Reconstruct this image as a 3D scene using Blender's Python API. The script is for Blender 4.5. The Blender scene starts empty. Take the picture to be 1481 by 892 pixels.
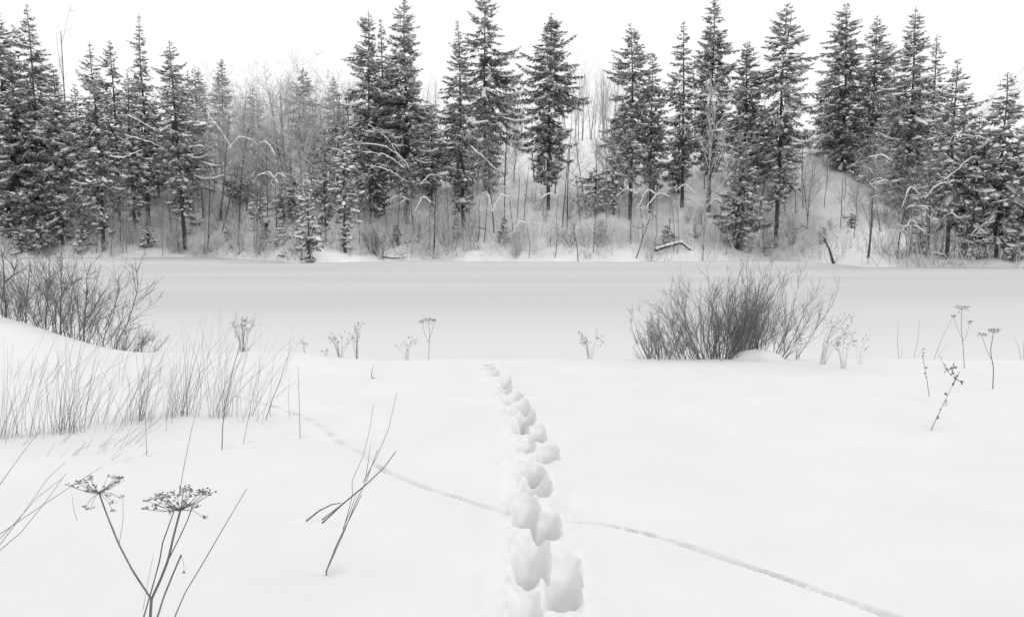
import bpy, math
import numpy as np

# ------------------------------------------------------------------ camera, world, sun, exposure
S = bpy.context.scene
COL = S.collection
W0, H0, F = 1481.0, 892.0, 1160.0            # photograph's size and focal length in its pixels
EYE = 1.65
PITCH = math.atan(111.0 / F)
cd = bpy.data.cameras.new('camera')
cam = bpy.data.objects.new('camera', cd); COL.objects.link(cam)
cam.location = (0, 0, EYE)
cam.rotation_euler = (math.pi / 2 - PITCH, 0, 0)
cd.sensor_width = 36.0
cd.lens = F / W0 * 36.0
cd.clip_start = 0.05
cd.clip_end = 3000
S.camera = cam

SUN_EL, SUN_AZ = math.radians(44), math.radians(72)
wd = bpy.data.worlds.new('World'); S.world = wd; wd.use_nodes = True
nt = wd.node_tree; nt.nodes.clear()
sky = nt.nodes.new('ShaderNodeTexSky'); sky.sky_type = 'NISHITA'; sky.sun_disc = False
sky.sun_elevation = SUN_EL; sky.sun_rotation = SUN_AZ; sky.dust_density = 4.0
bw = nt.nodes.new('ShaderNodeRGBToBW')
mx = nt.nodes.new('ShaderNodeMix'); mx.data_type = 'FLOAT'
mx.inputs[0].default_value = 0.93            # overcast: the cloud deck hides most of the clear sky
mx.inputs[3].default_value = 10.65            # even radiance of the cloud deck
bg = nt.nodes.new('ShaderNodeBackground'); bg.inputs[1].default_value = 0.1
out = nt.nodes.new('ShaderNodeOutputWorld')
nt.links.new(sky.outputs[0], bw.inputs[0]); nt.links.new(bw.outputs[0], mx.inputs[2])
nt.links.new(mx.outputs[0], bg.inputs[0]); nt.links.new(bg.outputs[0], out.inputs[0])

sd = bpy.data.lights.new('sun', 'SUN'); sd.energy = 0.9; sd.angle = math.radians(20)
sun = bpy.data.objects.new('sun', sd); COL.objects.link(sun)
sun.rotation_euler = (math.pi / 2 - SUN_EL, 0, math.pi - SUN_AZ)

S.view_settings.view_transform = 'Standard'; S.view_settings.look = 'None'
S.view_settings.exposure = 0.0; S.view_settings.gamma = 1.0
S.render.engine = 'CYCLES'
S.cycles.max_bounces = 8; S.cycles.diffuse_bounces = 4
S.cycles.use_denoising = True

rng = np.random.default_rng(7)
U = lambda a, b: float(rng.uniform(a, b))

# ------------------------------------------------------------------ helpers
def hash2(ix, iy, seed):
    h = (ix.astype(np.int64) * 374761393 + iy.astype(np.int64) * 668265263 + seed * 974711) & 0x7fffffff
    h = ((h ^ (h >> 13)) * 1274126177) & 0x7fffffff
    h = h ^ (h >> 16)
    return (h & 0xffff) / 32767.5 - 1.0

def vnoise(x, y, seed=0):
    x = np.asarray(x, float); y = np.asarray(y, float)
    ix = np.floor(x); iy = np.floor(y); fx = x - ix; fy = y - iy
    fx = fx * fx * (3 - 2 * fx); fy = fy * fy * (3 - 2 * fy)
    a = hash2(ix, iy, seed); b = hash2(ix + 1, iy, seed); c = hash2(ix, iy + 1, seed); d = hash2(ix + 1, iy + 1, seed)
    return (a * (1 - fx) + b * fx) * (1 - fy) + (c * (1 - fx) + d * fx) * fy

def fbm(x, y, seed=0, octv=4):
    s = 0; a = 1.0; t = 0
    for k in range(octv):
        s = s + a * vnoise(x * 2 ** k + 17.3 * k, y * 2 ** k - 9.1 * k, seed + k); t += a; a *= 0.5
    return s / t

def sstep(a, b, x):
    t = np.clip((np.asarray(x, float) - a) / (b - a), 0, 1)
    return t * t * (3 - 2 * t)

def ray(px, py):
    a = (px - W0 / 2) / F; b = (H0 / 2 - py) / F
    d = np.array([a, math.cos(PITCH) + b * math.sin(PITCH), -math.sin(PITCH) + b * math.cos(PITCH)])
    return d / d[1]                                        # one metre of depth

def at(px, py, Y):                                         # the point of a sight line at depth Y
    return np.array([0, 0, EYE]) + ray(px, py) * Y

class MB:
    """collects shapes as arrays; build() links them as ONE mesh object"""
    def __init__(self): self.v = []; self.f3 = []; self.f4 = []; self.n = 0
    def add(self, v, f):
        v = np.asarray(v, float).reshape(-1, 3); f = np.asarray(f, np.int64)
        (self.f4 if f.shape[1] == 4 else self.f3).append(f + self.n)
        self.v.append(v); self.n += len(v)
    def tube(self, pts, rad, sides=4, cap=False):
        pts = np.asarray(pts, float); n = len(pts)
        rad = np.broadcast_to(np.asarray(rad, float), (n,))
        t = np.gradient(pts, axis=0); t /= np.linalg.norm(t, axis=1, keepdims=True) + 1e-9
        ref = np.array([0, 0, 1.0]) if abs(t[n // 2][2]) < 0.8 else np.array([1.0, 0.2, 0])
        a = np.cross(t, ref); a /= np.linalg.norm(a, axis=1, keepdims=True) + 1e-9
        b = np.cross(t, a)
        th = np.arange(sides) * 2 * math.pi / sides
        ring = pts[:, None, :] + rad[:, None, None] * (np.cos(th)[None, :, None] * a[:, None, :] + np.sin(th)[None, :, None] * b[:, None, :])
        i = np.arange(n - 1)[:, None] * sides; j = np.arange(sides)[None, :]; k = (j + 1) % sides
        f = np.stack([i + j, i + k, i + sides + k, i + sides + j], -1).reshape(-1, 4)
        self.add(ring, f)
        if cap:
            base = self.n - n * sides
            for off, s0 in ((0, 0), ((n - 1) * sides, 1)):
                c = pts[0] if s0 == 0 else pts[-1]
                idx = np.arange(sides) + off
                nv = self.n; self.v.append(c[None, :]); self.n += 1
                tri = np.stack([np.roll(idx, -1) + base, idx + base, np.full(sides, nv)], -1)
                self.f3.append(tri if s0 == 0 else tri[:, ::-1])
    def blob(self, c, r, seg=6, rings=4, rough=0.0, rg=rng):
        c = np.asarray(c, float); r = np.broadcast_to(np.asarray(r, float), (3,))
        ph = np.linspace(0, math.pi, rings + 1)[1:-1]; th = np.arange(seg) * 2 * math.pi / seg
        v = np.stack([np.sin(ph)[:, None] * np.cos(th)[None], np.sin(ph)[:, None] * np.sin(th)[None], np.repeat(np.cos(ph)[:, None], seg, 1)], -1).reshape(-1, 3)
        v = np.vstack([v, [[0, 0, 1]], [[0, 0, -1]]])
        if rough: v = v * (1 + rg.uniform(-rough, rough, (len(v), 1)))
        i = np.arange(rings - 2)[:, None] * seg; j = np.arange(seg)[None]; k = (j + 1) % seg
        top, bot = len(v) - 2, len(v) - 1
        q = np.stack([i + j, i + seg + j, i + seg + k, i + k], -1).reshape(-1, 4)
        n0 = self.n
        if len(q): self.f4.append(q + n0)
        jj = np.arange(seg); kk = (jj + 1) % seg; L = (rings - 2) * seg
        self.f3.append(np.stack([jj, kk, np.full(seg, top)], -1) + n0)
        self.f3.append(np.stack([L + kk, L + jj, np.full(seg, bot)], -1) + n0)
        self.v.append(c + v * r); self.n += len(v)
    def mesh(self, name, mat, smooth=True):
        m = bpy.data.meshes.new(name)
        v = np.vstack(self.v) if self.v else np.zeros((0, 3))
        f3 = np.vstack(self.f3) if self.f3 else np.zeros((0, 3), np.int64)
        f4 = np.vstack(self.f4) if self.f4 else np.zeros((0, 4), np.int64)
        fill_mesh(m, v, f3, f4, smooth)
        m.materials.append(mat)
        return m
    def build(self, name, mat, parent=None, smooth=True, loc=None):
        return link(name, self.mesh(name, mat, smooth), parent, loc)

def fill_mesh(m, v, f3, f4, smooth=True):
    m.vertices.add(len(v)); m.vertices.foreach_set('co', v.astype(np.float32).ravel())
    li = np.concatenate([f3.ravel(), f4.ravel()]).astype(np.int32)
    m.loops.add(len(li)); m.loops.foreach_set('vertex_index', li)
    st = np.concatenate([np.arange(len(f3)) * 3, len(f3) * 3 + np.arange(len(f4)) * 4]).astype(np.int32)
    m.polygons.add(len(st)); m.polygons.foreach_set('loop_start', st)
    m.polygons.foreach_set('use_smooth', np.full(len(st), smooth))
    m.update(calc_edges=True)

def link(name, mesh, parent=None, loc=None):
    o = bpy.data.objects.new(name, mesh); COL.objects.link(o)
    if parent is not None: o.parent = parent
    if loc is not None: o.location = tuple(float(q) for q in loc)
    return o

def tag(o, label, cat, group=None):
    o['label'] = label; o['category'] = cat
    if group: o['group'] = group
    return o

def thing(name, label, cat, loc=(0, 0, 0), group=None):
    return tag(link(name, None, None, loc), label, cat, group)

def copy_tree(o, parent=None):
    c = o.copy(); COL.objects.link(c)
    if parent is not None: c.parent = parent
    for ch in list(o.children):
        copy_tree(ch, c)
    return c

# ------------------------------------------------------------------ materials
def mat(name, lo, hi, scale=8.0, rough=0.9, detail=4.0, stretch=(1, 1, 1), ramp=(0.35, 0.65), bump=0.0, bump_scale=None,
        snow=0.0, snow_lo=0.35, snow_scale=3.0, bump_dist=0.02, rnd=0.0):
    m = bpy.data.materials.new(name); m.use_nodes = True
    n = m.node_tree; L = n.links; p = n.nodes['Principled BSDF']
    p.inputs['Roughness'].default_value = rough
    p.inputs['Specular IOR Level'].default_value = 0.15
    tc = n.nodes.new('ShaderNodeTexCoord'); mp = n.nodes.new('ShaderNodeMapping'); mp.inputs['Scale'].default_value = stretch
    L.new(tc.outputs['Object'], mp.inputs[0])
    nz = n.nodes.new('ShaderNodeTexNoise'); nz.inputs['Scale'].default_value = scale; nz.inputs['Detail'].default_value = detail
    L.new(mp.outputs[0], nz.inputs[0])
    cr = n.nodes.new('ShaderNodeValToRGB')
    cr.color_ramp.elements[0].position = ramp[0]; cr.color_ramp.elements[1].position = ramp[1]
    cr.color_ramp.elements[0].color = (lo, lo, lo, 1); cr.color_ramp.elements[1].color = (hi, hi, hi, 1)
    L.new(nz.outputs[0], cr.inputs[0])
    col = cr.outputs[0]
    if rnd:
        oi = n.nodes.new('ShaderNodeObjectInfo'); mr = n.nodes.new('ShaderNodeMapRange')
        mr.inputs[3].default_value = 1 - rnd; mr.inputs[4].default_value = 1 + rnd
        L.new(oi.outputs['Random'], mr.inputs[0])
        mm = n.nodes.new('ShaderNodeMix'); mm.data_type = 'RGBA'; mm.blend_type = 'MULTIPLY'; mm.inputs[0].default_value = 1
        L.new(col, mm.inputs[6]); L.new(mr.outputs[0], mm.inputs[7]); col = mm.outputs[2]
    if snow:                                                # snow and rime lying on what faces upward
        ge = n.nodes.new('ShaderNodeNewGeometry'); sx = n.nodes.new('ShaderNodeSeparateXYZ'); L.new(ge.outputs['Normal'], sx.inputs[0])
        ab = n.nodes.new('ShaderNodeMath'); ab.operation = 'ABSOLUTE'; L.new(sx.outputs[2], ab.inputs[0])
        n2 = n.nodes.new('ShaderNodeTexNoise'); n2.inputs['Scale'].default_value = snow_scale; n2.inputs['Detail'].default_value = 3
        L.new(tc.outputs['Object'], n2.inputs[0])
        ad = n.nodes.new('ShaderNodeMath'); ad.operation = 'ADD'; L.new(ab.outputs[0], ad.inputs[0]); L.new(n2.outputs[0], ad.inputs[1])
        m3 = n.nodes.new('ShaderNodeMapRange'); m3.inputs[1].default_value = 0.5 + snow_lo; m3.inputs[2].default_value = 0.75 + snow_lo
        m3.inputs[3].default_value = 0; m3.inputs[4].default_value = snow
        L.new(ad.outputs[0], m3.inputs[0])
        ms = n.nodes.new('ShaderNodeMix'); ms.data_type = 'RGBA'; L.new(m3.outputs[0], ms.inputs[0]); L.new(col, ms.inputs[6])
        ms.inputs[7].default_value = (0.8, 0.8, 0.8, 1); col = ms.outputs[2]
    L.new(col, p.inputs['Base Color'])
    if bump:
        bz = n.nodes.new('ShaderNodeTexNoise'); bz.inputs['Scale'].default_value = bump_scale or scale * 3; bz.inputs['Detail'].default_value = 6
        L.new(tc.outputs['Object'], bz.inputs[0])
        bp = n.nodes.new('ShaderNodeBump'); bp.inputs['Strength'].default_value = bump; bp.inputs['Distance'].default_value = bump_dist
        L.new(bz.outputs[0], bp.inputs['Height']); L.new(bp.outputs[0], p.inputs['Normal'])
    return m

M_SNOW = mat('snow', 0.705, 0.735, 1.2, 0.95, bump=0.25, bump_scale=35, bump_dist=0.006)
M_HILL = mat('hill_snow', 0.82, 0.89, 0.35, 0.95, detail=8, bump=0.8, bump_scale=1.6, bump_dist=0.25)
M_PAD = mat('branch_snow', 0.86, 0.90, 4, 0.95, bump=0.5, bump_scale=5, bump_dist=0.08)
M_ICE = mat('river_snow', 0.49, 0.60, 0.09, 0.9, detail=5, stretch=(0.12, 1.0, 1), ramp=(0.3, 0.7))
M_NEEDLE = mat('spruce_needles', 0.070, 0.18, 0.7, 0.8, detail=3, snow=0.72, snow_lo=0.42, snow_scale=1.8, rnd=0.25)
M_NEEDLE_PALE = mat('rimed_needles', 0.14, 0.26, 0.8, 0.85, detail=3, snow=0.6, snow_lo=0.55, snow_scale=1.5, rnd=0.2)
M_BARK = mat('dark_bark', 0.05, 0.12, 3.0, 0.9, stretch=(3, 3, 0.6), bump=0.5, bump_scale=12)
M_TWIG = mat('grey_twigs', 0.15, 0.30, 2.0, 0.9, snow=0.6, snow_lo=0.62, snow_scale=2.0, rnd=0.3)
M_PALETWIG = mat('rimed_twigs', 0.58, 0.80, 2.0, 0.9, snow=0.7, snow_lo=0.55, snow_scale=2.0, rnd=0.2)
M_FROST = mat('frosted_crown_twigs', 0.42, 0.62, 2.0, 0.9, snow=0.6, snow_lo=0.58, snow_scale=2.0, rnd=0.25)
M_BIRCH = mat('birch_bark', 0.10, 0.42, 2.4, 0.85, stretch=(0.8, 0.8, 3.5), ramp=(0.36, 0.5))
M_WILLOW = mat('willow_bark', 0.12, 0.26, 6.0, 0.85)
M_STEM = mat('dry_stem', 0.12, 0.23, 30.0, 0.85, stretch=(1, 1, 0.15))
M_SEED = mat('dry_seeds', 0.13, 0.27, 60.0, 0.9)
M_GRASS = mat('dry_grass', 0.16, 0.32, 4.0, 0.8, rnd=0.3)

# ------------------------------------------------------------------ terrain heights
RIVER_Z = -1.15
SHORE_PX = np.array([[-260, 371], [0, 371], [150, 373], [290, 371], [430, 380], [560, 377], [700, 377], [1000, 378], [1130, 374], [1250, 386], [1481, 388], [1750, 390]], float)
_sh = np.array([at(x, y, 1.0) - [0, 0, EYE] for x, y in SHORE_PX])
_shY = (RIVER_Z - EYE) / _sh[:, 2]
SHORE_A = _sh[:, 0]; SHORE_Y = _shY                          # depth of the far shore along each bearing
CREST_PX = np.array([[-400, 215], [0, 212], [300, 200], [500, 204], [700, 200], [870, 199], [1100, 202], [1165, 206], [1215, 240], [1290, 292], [1340, 325], [1481, 332], [1900, 334]], float)
CREST_A = (CREST_PX[:, 0] - W0 / 2) / F
CREST_S = np.array([ray(x, y)[2] for x, y in CREST_PX])
HILL_RUN = 44.0

def hill_h(X, Y):
    X = np.asarray(X, float); Y = np.asarray(Y, float)
    b = X / np.maximum(Y, 1.0)
    ys = np.interp(b, SHORE_A, SHORE_Y) + 1.5 * vnoise(X * 0.22, X * 0 + 3, 5) + .7 * vnoise(X * 0.7, X * 0 + 3, 6)
    cz = EYE + np.interp(b, CREST_A, CREST_S) * (ys + HILL_RUN)
    u = Y - ys
    t = u / HILL_RUN
    lip = 0.55 * sstep(-0.6, 2.6, u) * (1 + .55 * vnoise(X * .45, Y * .2, 7) + .3 * vnoise(X * 1.1, Y * .6, 8)) + .22 * np.exp(-((u - .6) / 1.2) ** 2) * np.clip(vnoise(X * .8, Y * .5, 12) - .1, 0, 1)
    prof = np.where(t < 1, np.clip(t, 0, 1) ** 1.12, 1 + 0.03 * np.clip(t - 1, 0, 40))
    h = RIVER_Z - 0.25 + 0.25 * sstep(-1.5, 0, u) + lip + (cz - RIVER_Z - 0.55) * prof
    amp = sstep(0, 8, u)
    h = h + amp * (0.55 * fbm(X * 0.11, Y * 0.11, 11, 3) + 0.16 * fbm(X * 0.6, Y * 0.6, 21, 2)) * np.where(t > 0.85, 0.5, 1)
    h = h + sstep(0.3, 2, u) * 0.10 * vnoise(X * 1.3, Y * 1.3, 31)
    return h

def edge_y(X):
    return 10.45 + 0.10 * vnoise(X * 0.35, X * 0 + 1.5, 3) + 0.04 * vnoise(X * 1.4, X * 0, 4)

def bank_h(X, Y, fine=True):
    X = np.asarray(X, float); Y = np.asarray(Y, float)
    h = 0.022 * fbm(X * 0.55, Y * 0.55, 41, 3) * sstep(1.5, 4, Y)
    h = h + 0.60 * sstep(-4.75, -7.6, X) * sstep(6.6, 9.9, Y)                        # drift at the left
    h = h + 0.10 * sstep(-1.6, -3.2, X) * sstep(5.9 + 0.25 * vnoise(X * 1.3, X * 0, 8), 6.9, Y - 0.12 * (X + 3))   # low step below the grass
    e = edge_y(X)
    d = Y - e
    drop = np.where(d > 0, (np.sqrt(d * d + 0.02) - 0.141) * 0.55, 0)
    h = h - drop - 0.03 * np.exp(np.clip(d, -5, 0) / 0.25) * (d < 0) - 0.03 * (d >= 0)
    return np.maximum(h, RIVER_Z - 0.15)

def hit(px, py, hf, y0, y1, n=1600):
    d = ray(px, py)
    t = np.linspace(y0, y1, n)
    p = np.array([0, 0, EYE])[None] + t[:, None] * d[None]
    below = np.nonzero(p[:, 2] < hf(p[:, 0], p[:, 1]))[0]
    return p[below[0]] if len(below) else None

def on_bank(px, py):
    p = hit(px, py, bank_h, 1.5, 10.6)
    if p is None: p = at(px, py, float(edge_y(at(px, py, 10.4)[0])) + 0.05)
    p[2] = float(bank_h(p[0], p[1])); return p

def on_hill(px, py, jitter=0.0):
    ys = float(np.interp((px - W0 / 2) / F, SHORE_A, SHORE_Y))
    p = hit(px, py, hill_h, ys - 3, ys + HILL_RUN + 1.0, 900)
    if p is None:
        Y = ys + HILL_RUN * (1.02 + jitter); p = at(px, py, Y)
    p[2] = float(hill_h(p[0], p[1])); return p

# ------------------------------------------------------------------ footprints and animal track in the near snow
# each hole: centre of mouth in photograph pixels, far and near rim rows, width, depth (m)
HOLES = [(812, 803, 874, 66, .24), (768, 767, 829, 64, .24), (757, 838, 925, 62, .17), (790, 736, 769, 47, .24), (760, 713, 752, 46, .22),
         (775, 682, 710, 46, .22), (770, 666, 683, 40, .20), (791, 642, 663, 38, .22), (763, 632, 647, 24, .16), (777, 613, 634, 29, .22),
         (753, 604, 622, 22, .18), (762, 587, 608, 27, .20), (739, 581, 596, 19, .16), (755, 575, 589, 25, .19), (734, 566, 579, 20, .16),
         (747, 563, 573, 17, .17), (731, 549, 564, 21, .17), (728, 541, 551, 24, .16), (706, 526, 531, 20, .13), (712, 533, 540, 20, .13)]
hl = []
for k, (cx, yf, yn, w, dep) in enumerate(HOLES):
    pf = on_flat = at(cx, yf, EYE / -ray(cx, yf)[2]); pn = at(cx, yn, EYE / -ray(cx, yn)[2])
    wid = .94 * w / F * pn[1]
    hl.append((pf, pn, wid, dep))
FAWN = [(330, 583), (400, 596), (440, 606), (460, 617), (482, 636), (520, 655), (560, 682), (600, 698), (640, 711), (690, 724), (740, 737), (815, 746), (860, 752), (900, 760), (950, 772), (1000, 788), (1050, 804), (1100, 820), (1150, 837), (1200, 855), (1260, 877), (1330, 903)]
TRK = np.array([at(x, y, EYE / -ray(x, y)[2])[:2] for x, y in FAWN])
def dense(P, step):
    seg = np.linalg.norm(np.diff(P, axis=0), axis=1); s = np.concatenate([[0], np.cumsum(seg)])
    t = np.linspace(0, s[-1], max(4, int(s[-1] / step) + 1))
    return np.stack([np.interp(t, s, P[:, k]) for k in range(P.shape[1])], 1)
TRK = dense(TRK, 0.03)   # one point every 3 cm

def holes_at(X, Y):
    depth = np.zeros_like(X); who = np.full(X.shape, -1)
    wx = X + 0.020 * fbm(X * 8, Y * 7, 61, 3); wy = Y + 0.045 * fbm(X * 9, Y * 7, 71, 3)
    rim = np.zeros_like(X)
    for k, (pf, pn, wid, dep) in enumerate(hl):
        ax = pf[:2] - pn[:2]; L = np.linalg.norm(ax); ax = ax / L
        L = L + 0.04; c = (pf[:2] + pn[:2]) / 2
        sel = (np.abs(X - c[0]) < wid + 0.4) & (np.abs(Y - c[1]) < L + 0.4)
        if not sel.any(): continue
        dx = wx[sel] - c[0]; dy = wy[sel] - c[1]
        v = (dx * ax[0] + dy * ax[1]) / (L / 2); u = (dx * ax[1] - dy * ax[0]) / (wid / 2)
        au = np.abs(u) * (1 + .10 * (v + 1)) + .17 * fbm(v * 2.2, v * 0 + k, 55, 3)
        r = np.maximum(au, np.abs(v))
        edge = sstep(1.04, .50, au) * sstep(-1.03, -.90, v - .34 * u * u + .20 * fbm(u * 2, u * 0 + k, 56, 3)) * sstep(1.05, .8, v)
        prof = 1 - 0.93 * sstep(-0.55, 1.0, v) ** .9
        d = (1.12 - .12 * (k < 5)) * dep * edge * prof * (1 + 0.30 * fbm(X[sel] * 17, Y[sel] * 13, 81 + k, 4))
        rim[sel] = np.maximum(rim[sel], 0.014 * sstep(0.9, 1.03, r) * sstep(1.45, 1.06, r) * (0.6 + vnoise(X[sel] * 16, Y[sel] * 16, 91)))
        cur = depth[sel]; w = who[sel]
        big = d > cur
        w[big & (d > 0.05)] = k
        depth[sel] = np.maximum(cur, d); who[sel] = w
    return depth, who, rim

def track_at(X, Y):
    d = np.zeros_like(X); on = np.zeros(X.shape, bool)
    flat = np.nonzero((X.ravel() > TRK[:, 0].min() - .2) & (X.ravel() < TRK[:, 0].max() + .2) & (Y.ravel() > TRK[:, 1].min() - .3) & (Y.ravel() < TRK[:, 1].max() + .3))[0]
    xs = X.ravel()[flat]; ys = Y.ravel()[flat]
    yt = np.interp(xs, TRK[:, 0], TRK[:, 1])
    near = np.abs(ys - yt) < 0.55
    flat = flat[near]; xs = xs[near]; ys = ys[near]
    best = np.full(len(xs), 9.0); arg = np.zeros(len(xs), int)
    for a in range(0, len(xs), 4000):
        q = np.hypot(xs[a:a + 4000, None] - TRK[None, :, 0], ys[a:a + 4000, None] - TRK[None, :, 1])
        best[a:a + 4000] = q.min(1); arg[a:a + 4000] = q.argmin(1)
    s = arg * 0.03
    wdt = 0.015 + 0.007 * vnoise(s * 3, s * 0, 14)
    dots = 0.55 + 0.45 * np.sin(s * 22 + 2 * vnoise(s * 2, s * 0, 15))
    left = sstep(-0.9, -1.3, xs)
    dd = (0.052 * (1 - left) * (.70 + .6 * fbm(s * 2.3, s * 0, 18, 3)) + 0.075 * left * dots) * sstep(wdt * 1.9, wdt * 0.2, best) * (0.75 + 0.4 * vnoise(s * 6, s * 0, 16))
    d.ravel()[flat] = dd
    on.ravel()[flat] = best < wdt * 1.3
    return d, on

def axis(spec):
    out = [spec[0][0]]
    for a, b, s0, s1 in spec:
        x = a
        while x < b - 1e-6:
            t = (x - a) / (b - a); x = min(b, x + s0 + (s1 - s0) * t); out.append(x)
    return np.array(out)

xs = axis([(-160, -14, 9, .5), (-14, -4.2, .35, .05), (-4.2, -.95, .05, .032), (-.95, .55, .0135, .0135), (.55, 2.6, .019, .026), (2.6, 14, .05, .4), (14, 160, .6, 9)])
ys_ = axis([(-60, 1.6, 6, .25), (1.6, 2.9, .1, .016), (2.9, 6.2, .0150, .018), (6.2, 10.0, .018, .03), (10.0, 11.2, .025, .04), (11.2, 22, .08, .7)])
XX, YY = np.meshgrid(xs, ys_)
ZB = bank_h(XX, YY)
dep, who, rim = holes_at(XX, YY)
def soften(a):
    b = a.copy(); b[1:-1, 1:-1] = (a[1:-1, 1:-1] * 4 + 2 * (a[:-2, 1:-1] + a[2:, 1:-1] + a[1:-1, :-2] + a[1:-1, 2:]) + a[:-2, :-2] + a[2:, :-2] + a[:-2, 2:] + a[2:, 2:]) / 16
    return b
dep = soften(dep)
tdep, ton = track_at(XX, YY)
corr = np.exp(-((XX - np.interp(YY, [3.3, 5.2, 7, 10.5], [.13, .12, .12, -.33])) / 0.28) ** 2) * sstep(2.2, 3, YY) * sstep(10.6, 9.6, YY)
ZG = ZB - np.where(dep > tdep, dep, np.maximum(tdep * (dep < .01), dep)) + rim * (dep < 0.02)
ZG += corr * (0.022 * fbm(XX * 8, YY * 6, 101, 4) - 0.026 + 0.016 * np.clip(vnoise(XX * 21, YY * 19, 107) - .25, 0, 1) * sstep(5.5, 4, YY))
ZG += 0.0045 * fbm(XX * 4, YY * 3, 111, 4) * sstep(1, 3, YY) * sstep(12, 10, YY)
for (bx, by) in [(472, 826), (466, 756), (443, 753), (434, 633), (212, 656), (321, 648), (384, 608), (352, 640), (1347, 620), (1344, 573), (1436, 561), (1396, 531), (259, 715), (538, 547)]:
    q = at(bx, by, EYE / -ray(bx, by)[2]); rr = np.hypot(XX - q[0], YY - q[1])     # melt wells round the stalks
    ZG -= .022 * np.exp(-(rr / .045) ** 2) - .005 * np.exp(-((rr - .10) / .035) ** 2)
nx, ny = len(xs), len(ys_)
V = np.stack([XX, YY, ZG], -1).reshape(-1, 3)
ii = np.arange(ny - 1)[:, None] * nx; jj = np.arange(nx - 1)[None]
Q = np.stack([ii + jj, ii + jj + 1, ii + nx + jj + 1, ii + nx + jj], -1).reshape(-1, 4)
# smooth normals of the whole sheet, so that the prints share the shading of the snow round them
gx = np.gradient(ZG, xs, axis=1); gy = np.gradient(ZG, ys_, axis=0)
N = np.stack([-gx, -gy, np.ones_like(gx)], -1).reshape(-1, 3); N /= np.linalg.norm(N, axis=1, keepdims=True)
fw = who.ravel()[Q]; fid = np.where((fw >= 0).sum(1) >= 3, fw.max(1), -1)
ft = (ton.ravel()[Q].sum(1) >= 3) & (fid < 0)
fid = np.where(ft, 1000, fid)

def sheet(name, faces, material, parent=None):
    used, inv = np.unique(faces, return_inverse=True)
    m = bpy.data.meshes.new(name)
    fill_mesh(m, V[used], np.zeros((0, 3), np.int64), inv.reshape(-1, 4))
    m.normals_split_custom_set_from_vertices(N[used].astype(np.float32).tolist())
    m.materials.append(material)
    return link(name, m, parent)

bank = sheet('snowy_ground', Q[fid == -1], M_SNOW); bank['kind'] = 'structure'
for k in range(len(hl)):
    q = Q[fid == k]
    if len(q) > 3: sheet('footprint', q, M_SNOW, bank)
sheet('animal_track', Q[fid == 1000], M_SNOW, bank)['label'] = 'narrow winding animal track crossing the boot prints'

# ------------------------------------------------------------------ frozen river and far bank
def grid_obj(name, xs, ys, hf, material):
    X, Y = np.meshgrid(xs, ys); Z = hf(X, Y)
    v = np.stack([X, Y, Z], -1).reshape(-1, 3); n = len(xs)
    i = np.arange(len(ys) - 1)[:, None] * n; j = np.arange(n - 1)[None]
    q = np.stack([i + j, i + j + 1, i + n + j + 1, i + n + j], -1).reshape(-1, 4)
    m = bpy.data.meshes.new(name); fill_mesh(m, v, np.zeros((0, 3), np.int64), q); m.materials.append(material)
    o = link(name, m); o['kind'] = 'structure'; return o

rx = axis([(-420, -70, 14, 2), (-70, 70, 1.4, 1.4), (70, 420, 2, 14)])
ry = axis([(11.5, 30, .5, .6), (30, 100, .7, .9)])
def river_h(X, Y):
    return RIVER_Z + 0.03 * fbm(X * 0.05, Y * 0.22, 131, 3) + 0.012 * fbm(X * 0.3, Y * 0.9, 141, 2)
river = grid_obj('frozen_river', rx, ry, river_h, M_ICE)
hx = axis([(-520, -80, 30, 1.2), (-80, 80, .75, .75), (80, 520, 1.2, 30)])
hy = axis([(52, 134, .5, .6), (134, 700, 1, 60)])
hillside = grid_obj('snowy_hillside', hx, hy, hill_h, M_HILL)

# river snow: base colour greyer in mid channel, paler towards both banks
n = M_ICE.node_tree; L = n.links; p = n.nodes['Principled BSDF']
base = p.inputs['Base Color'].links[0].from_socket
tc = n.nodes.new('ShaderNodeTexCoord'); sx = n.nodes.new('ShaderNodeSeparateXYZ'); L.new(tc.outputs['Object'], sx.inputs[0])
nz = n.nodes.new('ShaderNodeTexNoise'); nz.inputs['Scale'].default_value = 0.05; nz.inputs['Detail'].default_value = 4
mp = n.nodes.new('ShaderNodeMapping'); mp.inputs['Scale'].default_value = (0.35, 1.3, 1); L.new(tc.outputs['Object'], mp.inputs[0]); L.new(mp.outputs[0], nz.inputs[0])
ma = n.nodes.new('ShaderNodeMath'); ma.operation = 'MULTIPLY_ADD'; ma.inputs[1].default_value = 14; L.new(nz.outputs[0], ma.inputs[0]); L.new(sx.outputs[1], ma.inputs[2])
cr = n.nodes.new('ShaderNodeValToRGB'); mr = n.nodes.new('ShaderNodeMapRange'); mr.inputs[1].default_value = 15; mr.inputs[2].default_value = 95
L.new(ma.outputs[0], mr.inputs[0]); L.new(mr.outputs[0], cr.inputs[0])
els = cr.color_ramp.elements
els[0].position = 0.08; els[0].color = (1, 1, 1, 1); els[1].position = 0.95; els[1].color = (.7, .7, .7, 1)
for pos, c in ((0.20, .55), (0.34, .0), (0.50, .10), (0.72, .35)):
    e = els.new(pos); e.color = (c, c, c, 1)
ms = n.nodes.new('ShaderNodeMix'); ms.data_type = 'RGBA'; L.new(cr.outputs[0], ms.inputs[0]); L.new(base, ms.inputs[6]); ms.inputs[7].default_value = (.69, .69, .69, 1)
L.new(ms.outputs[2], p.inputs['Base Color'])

# ------------------------------------------------------------------ spruces
def unit(a): return a / (np.linalg.norm(a, axis=-1, keepdims=True) + 1e-9)

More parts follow.
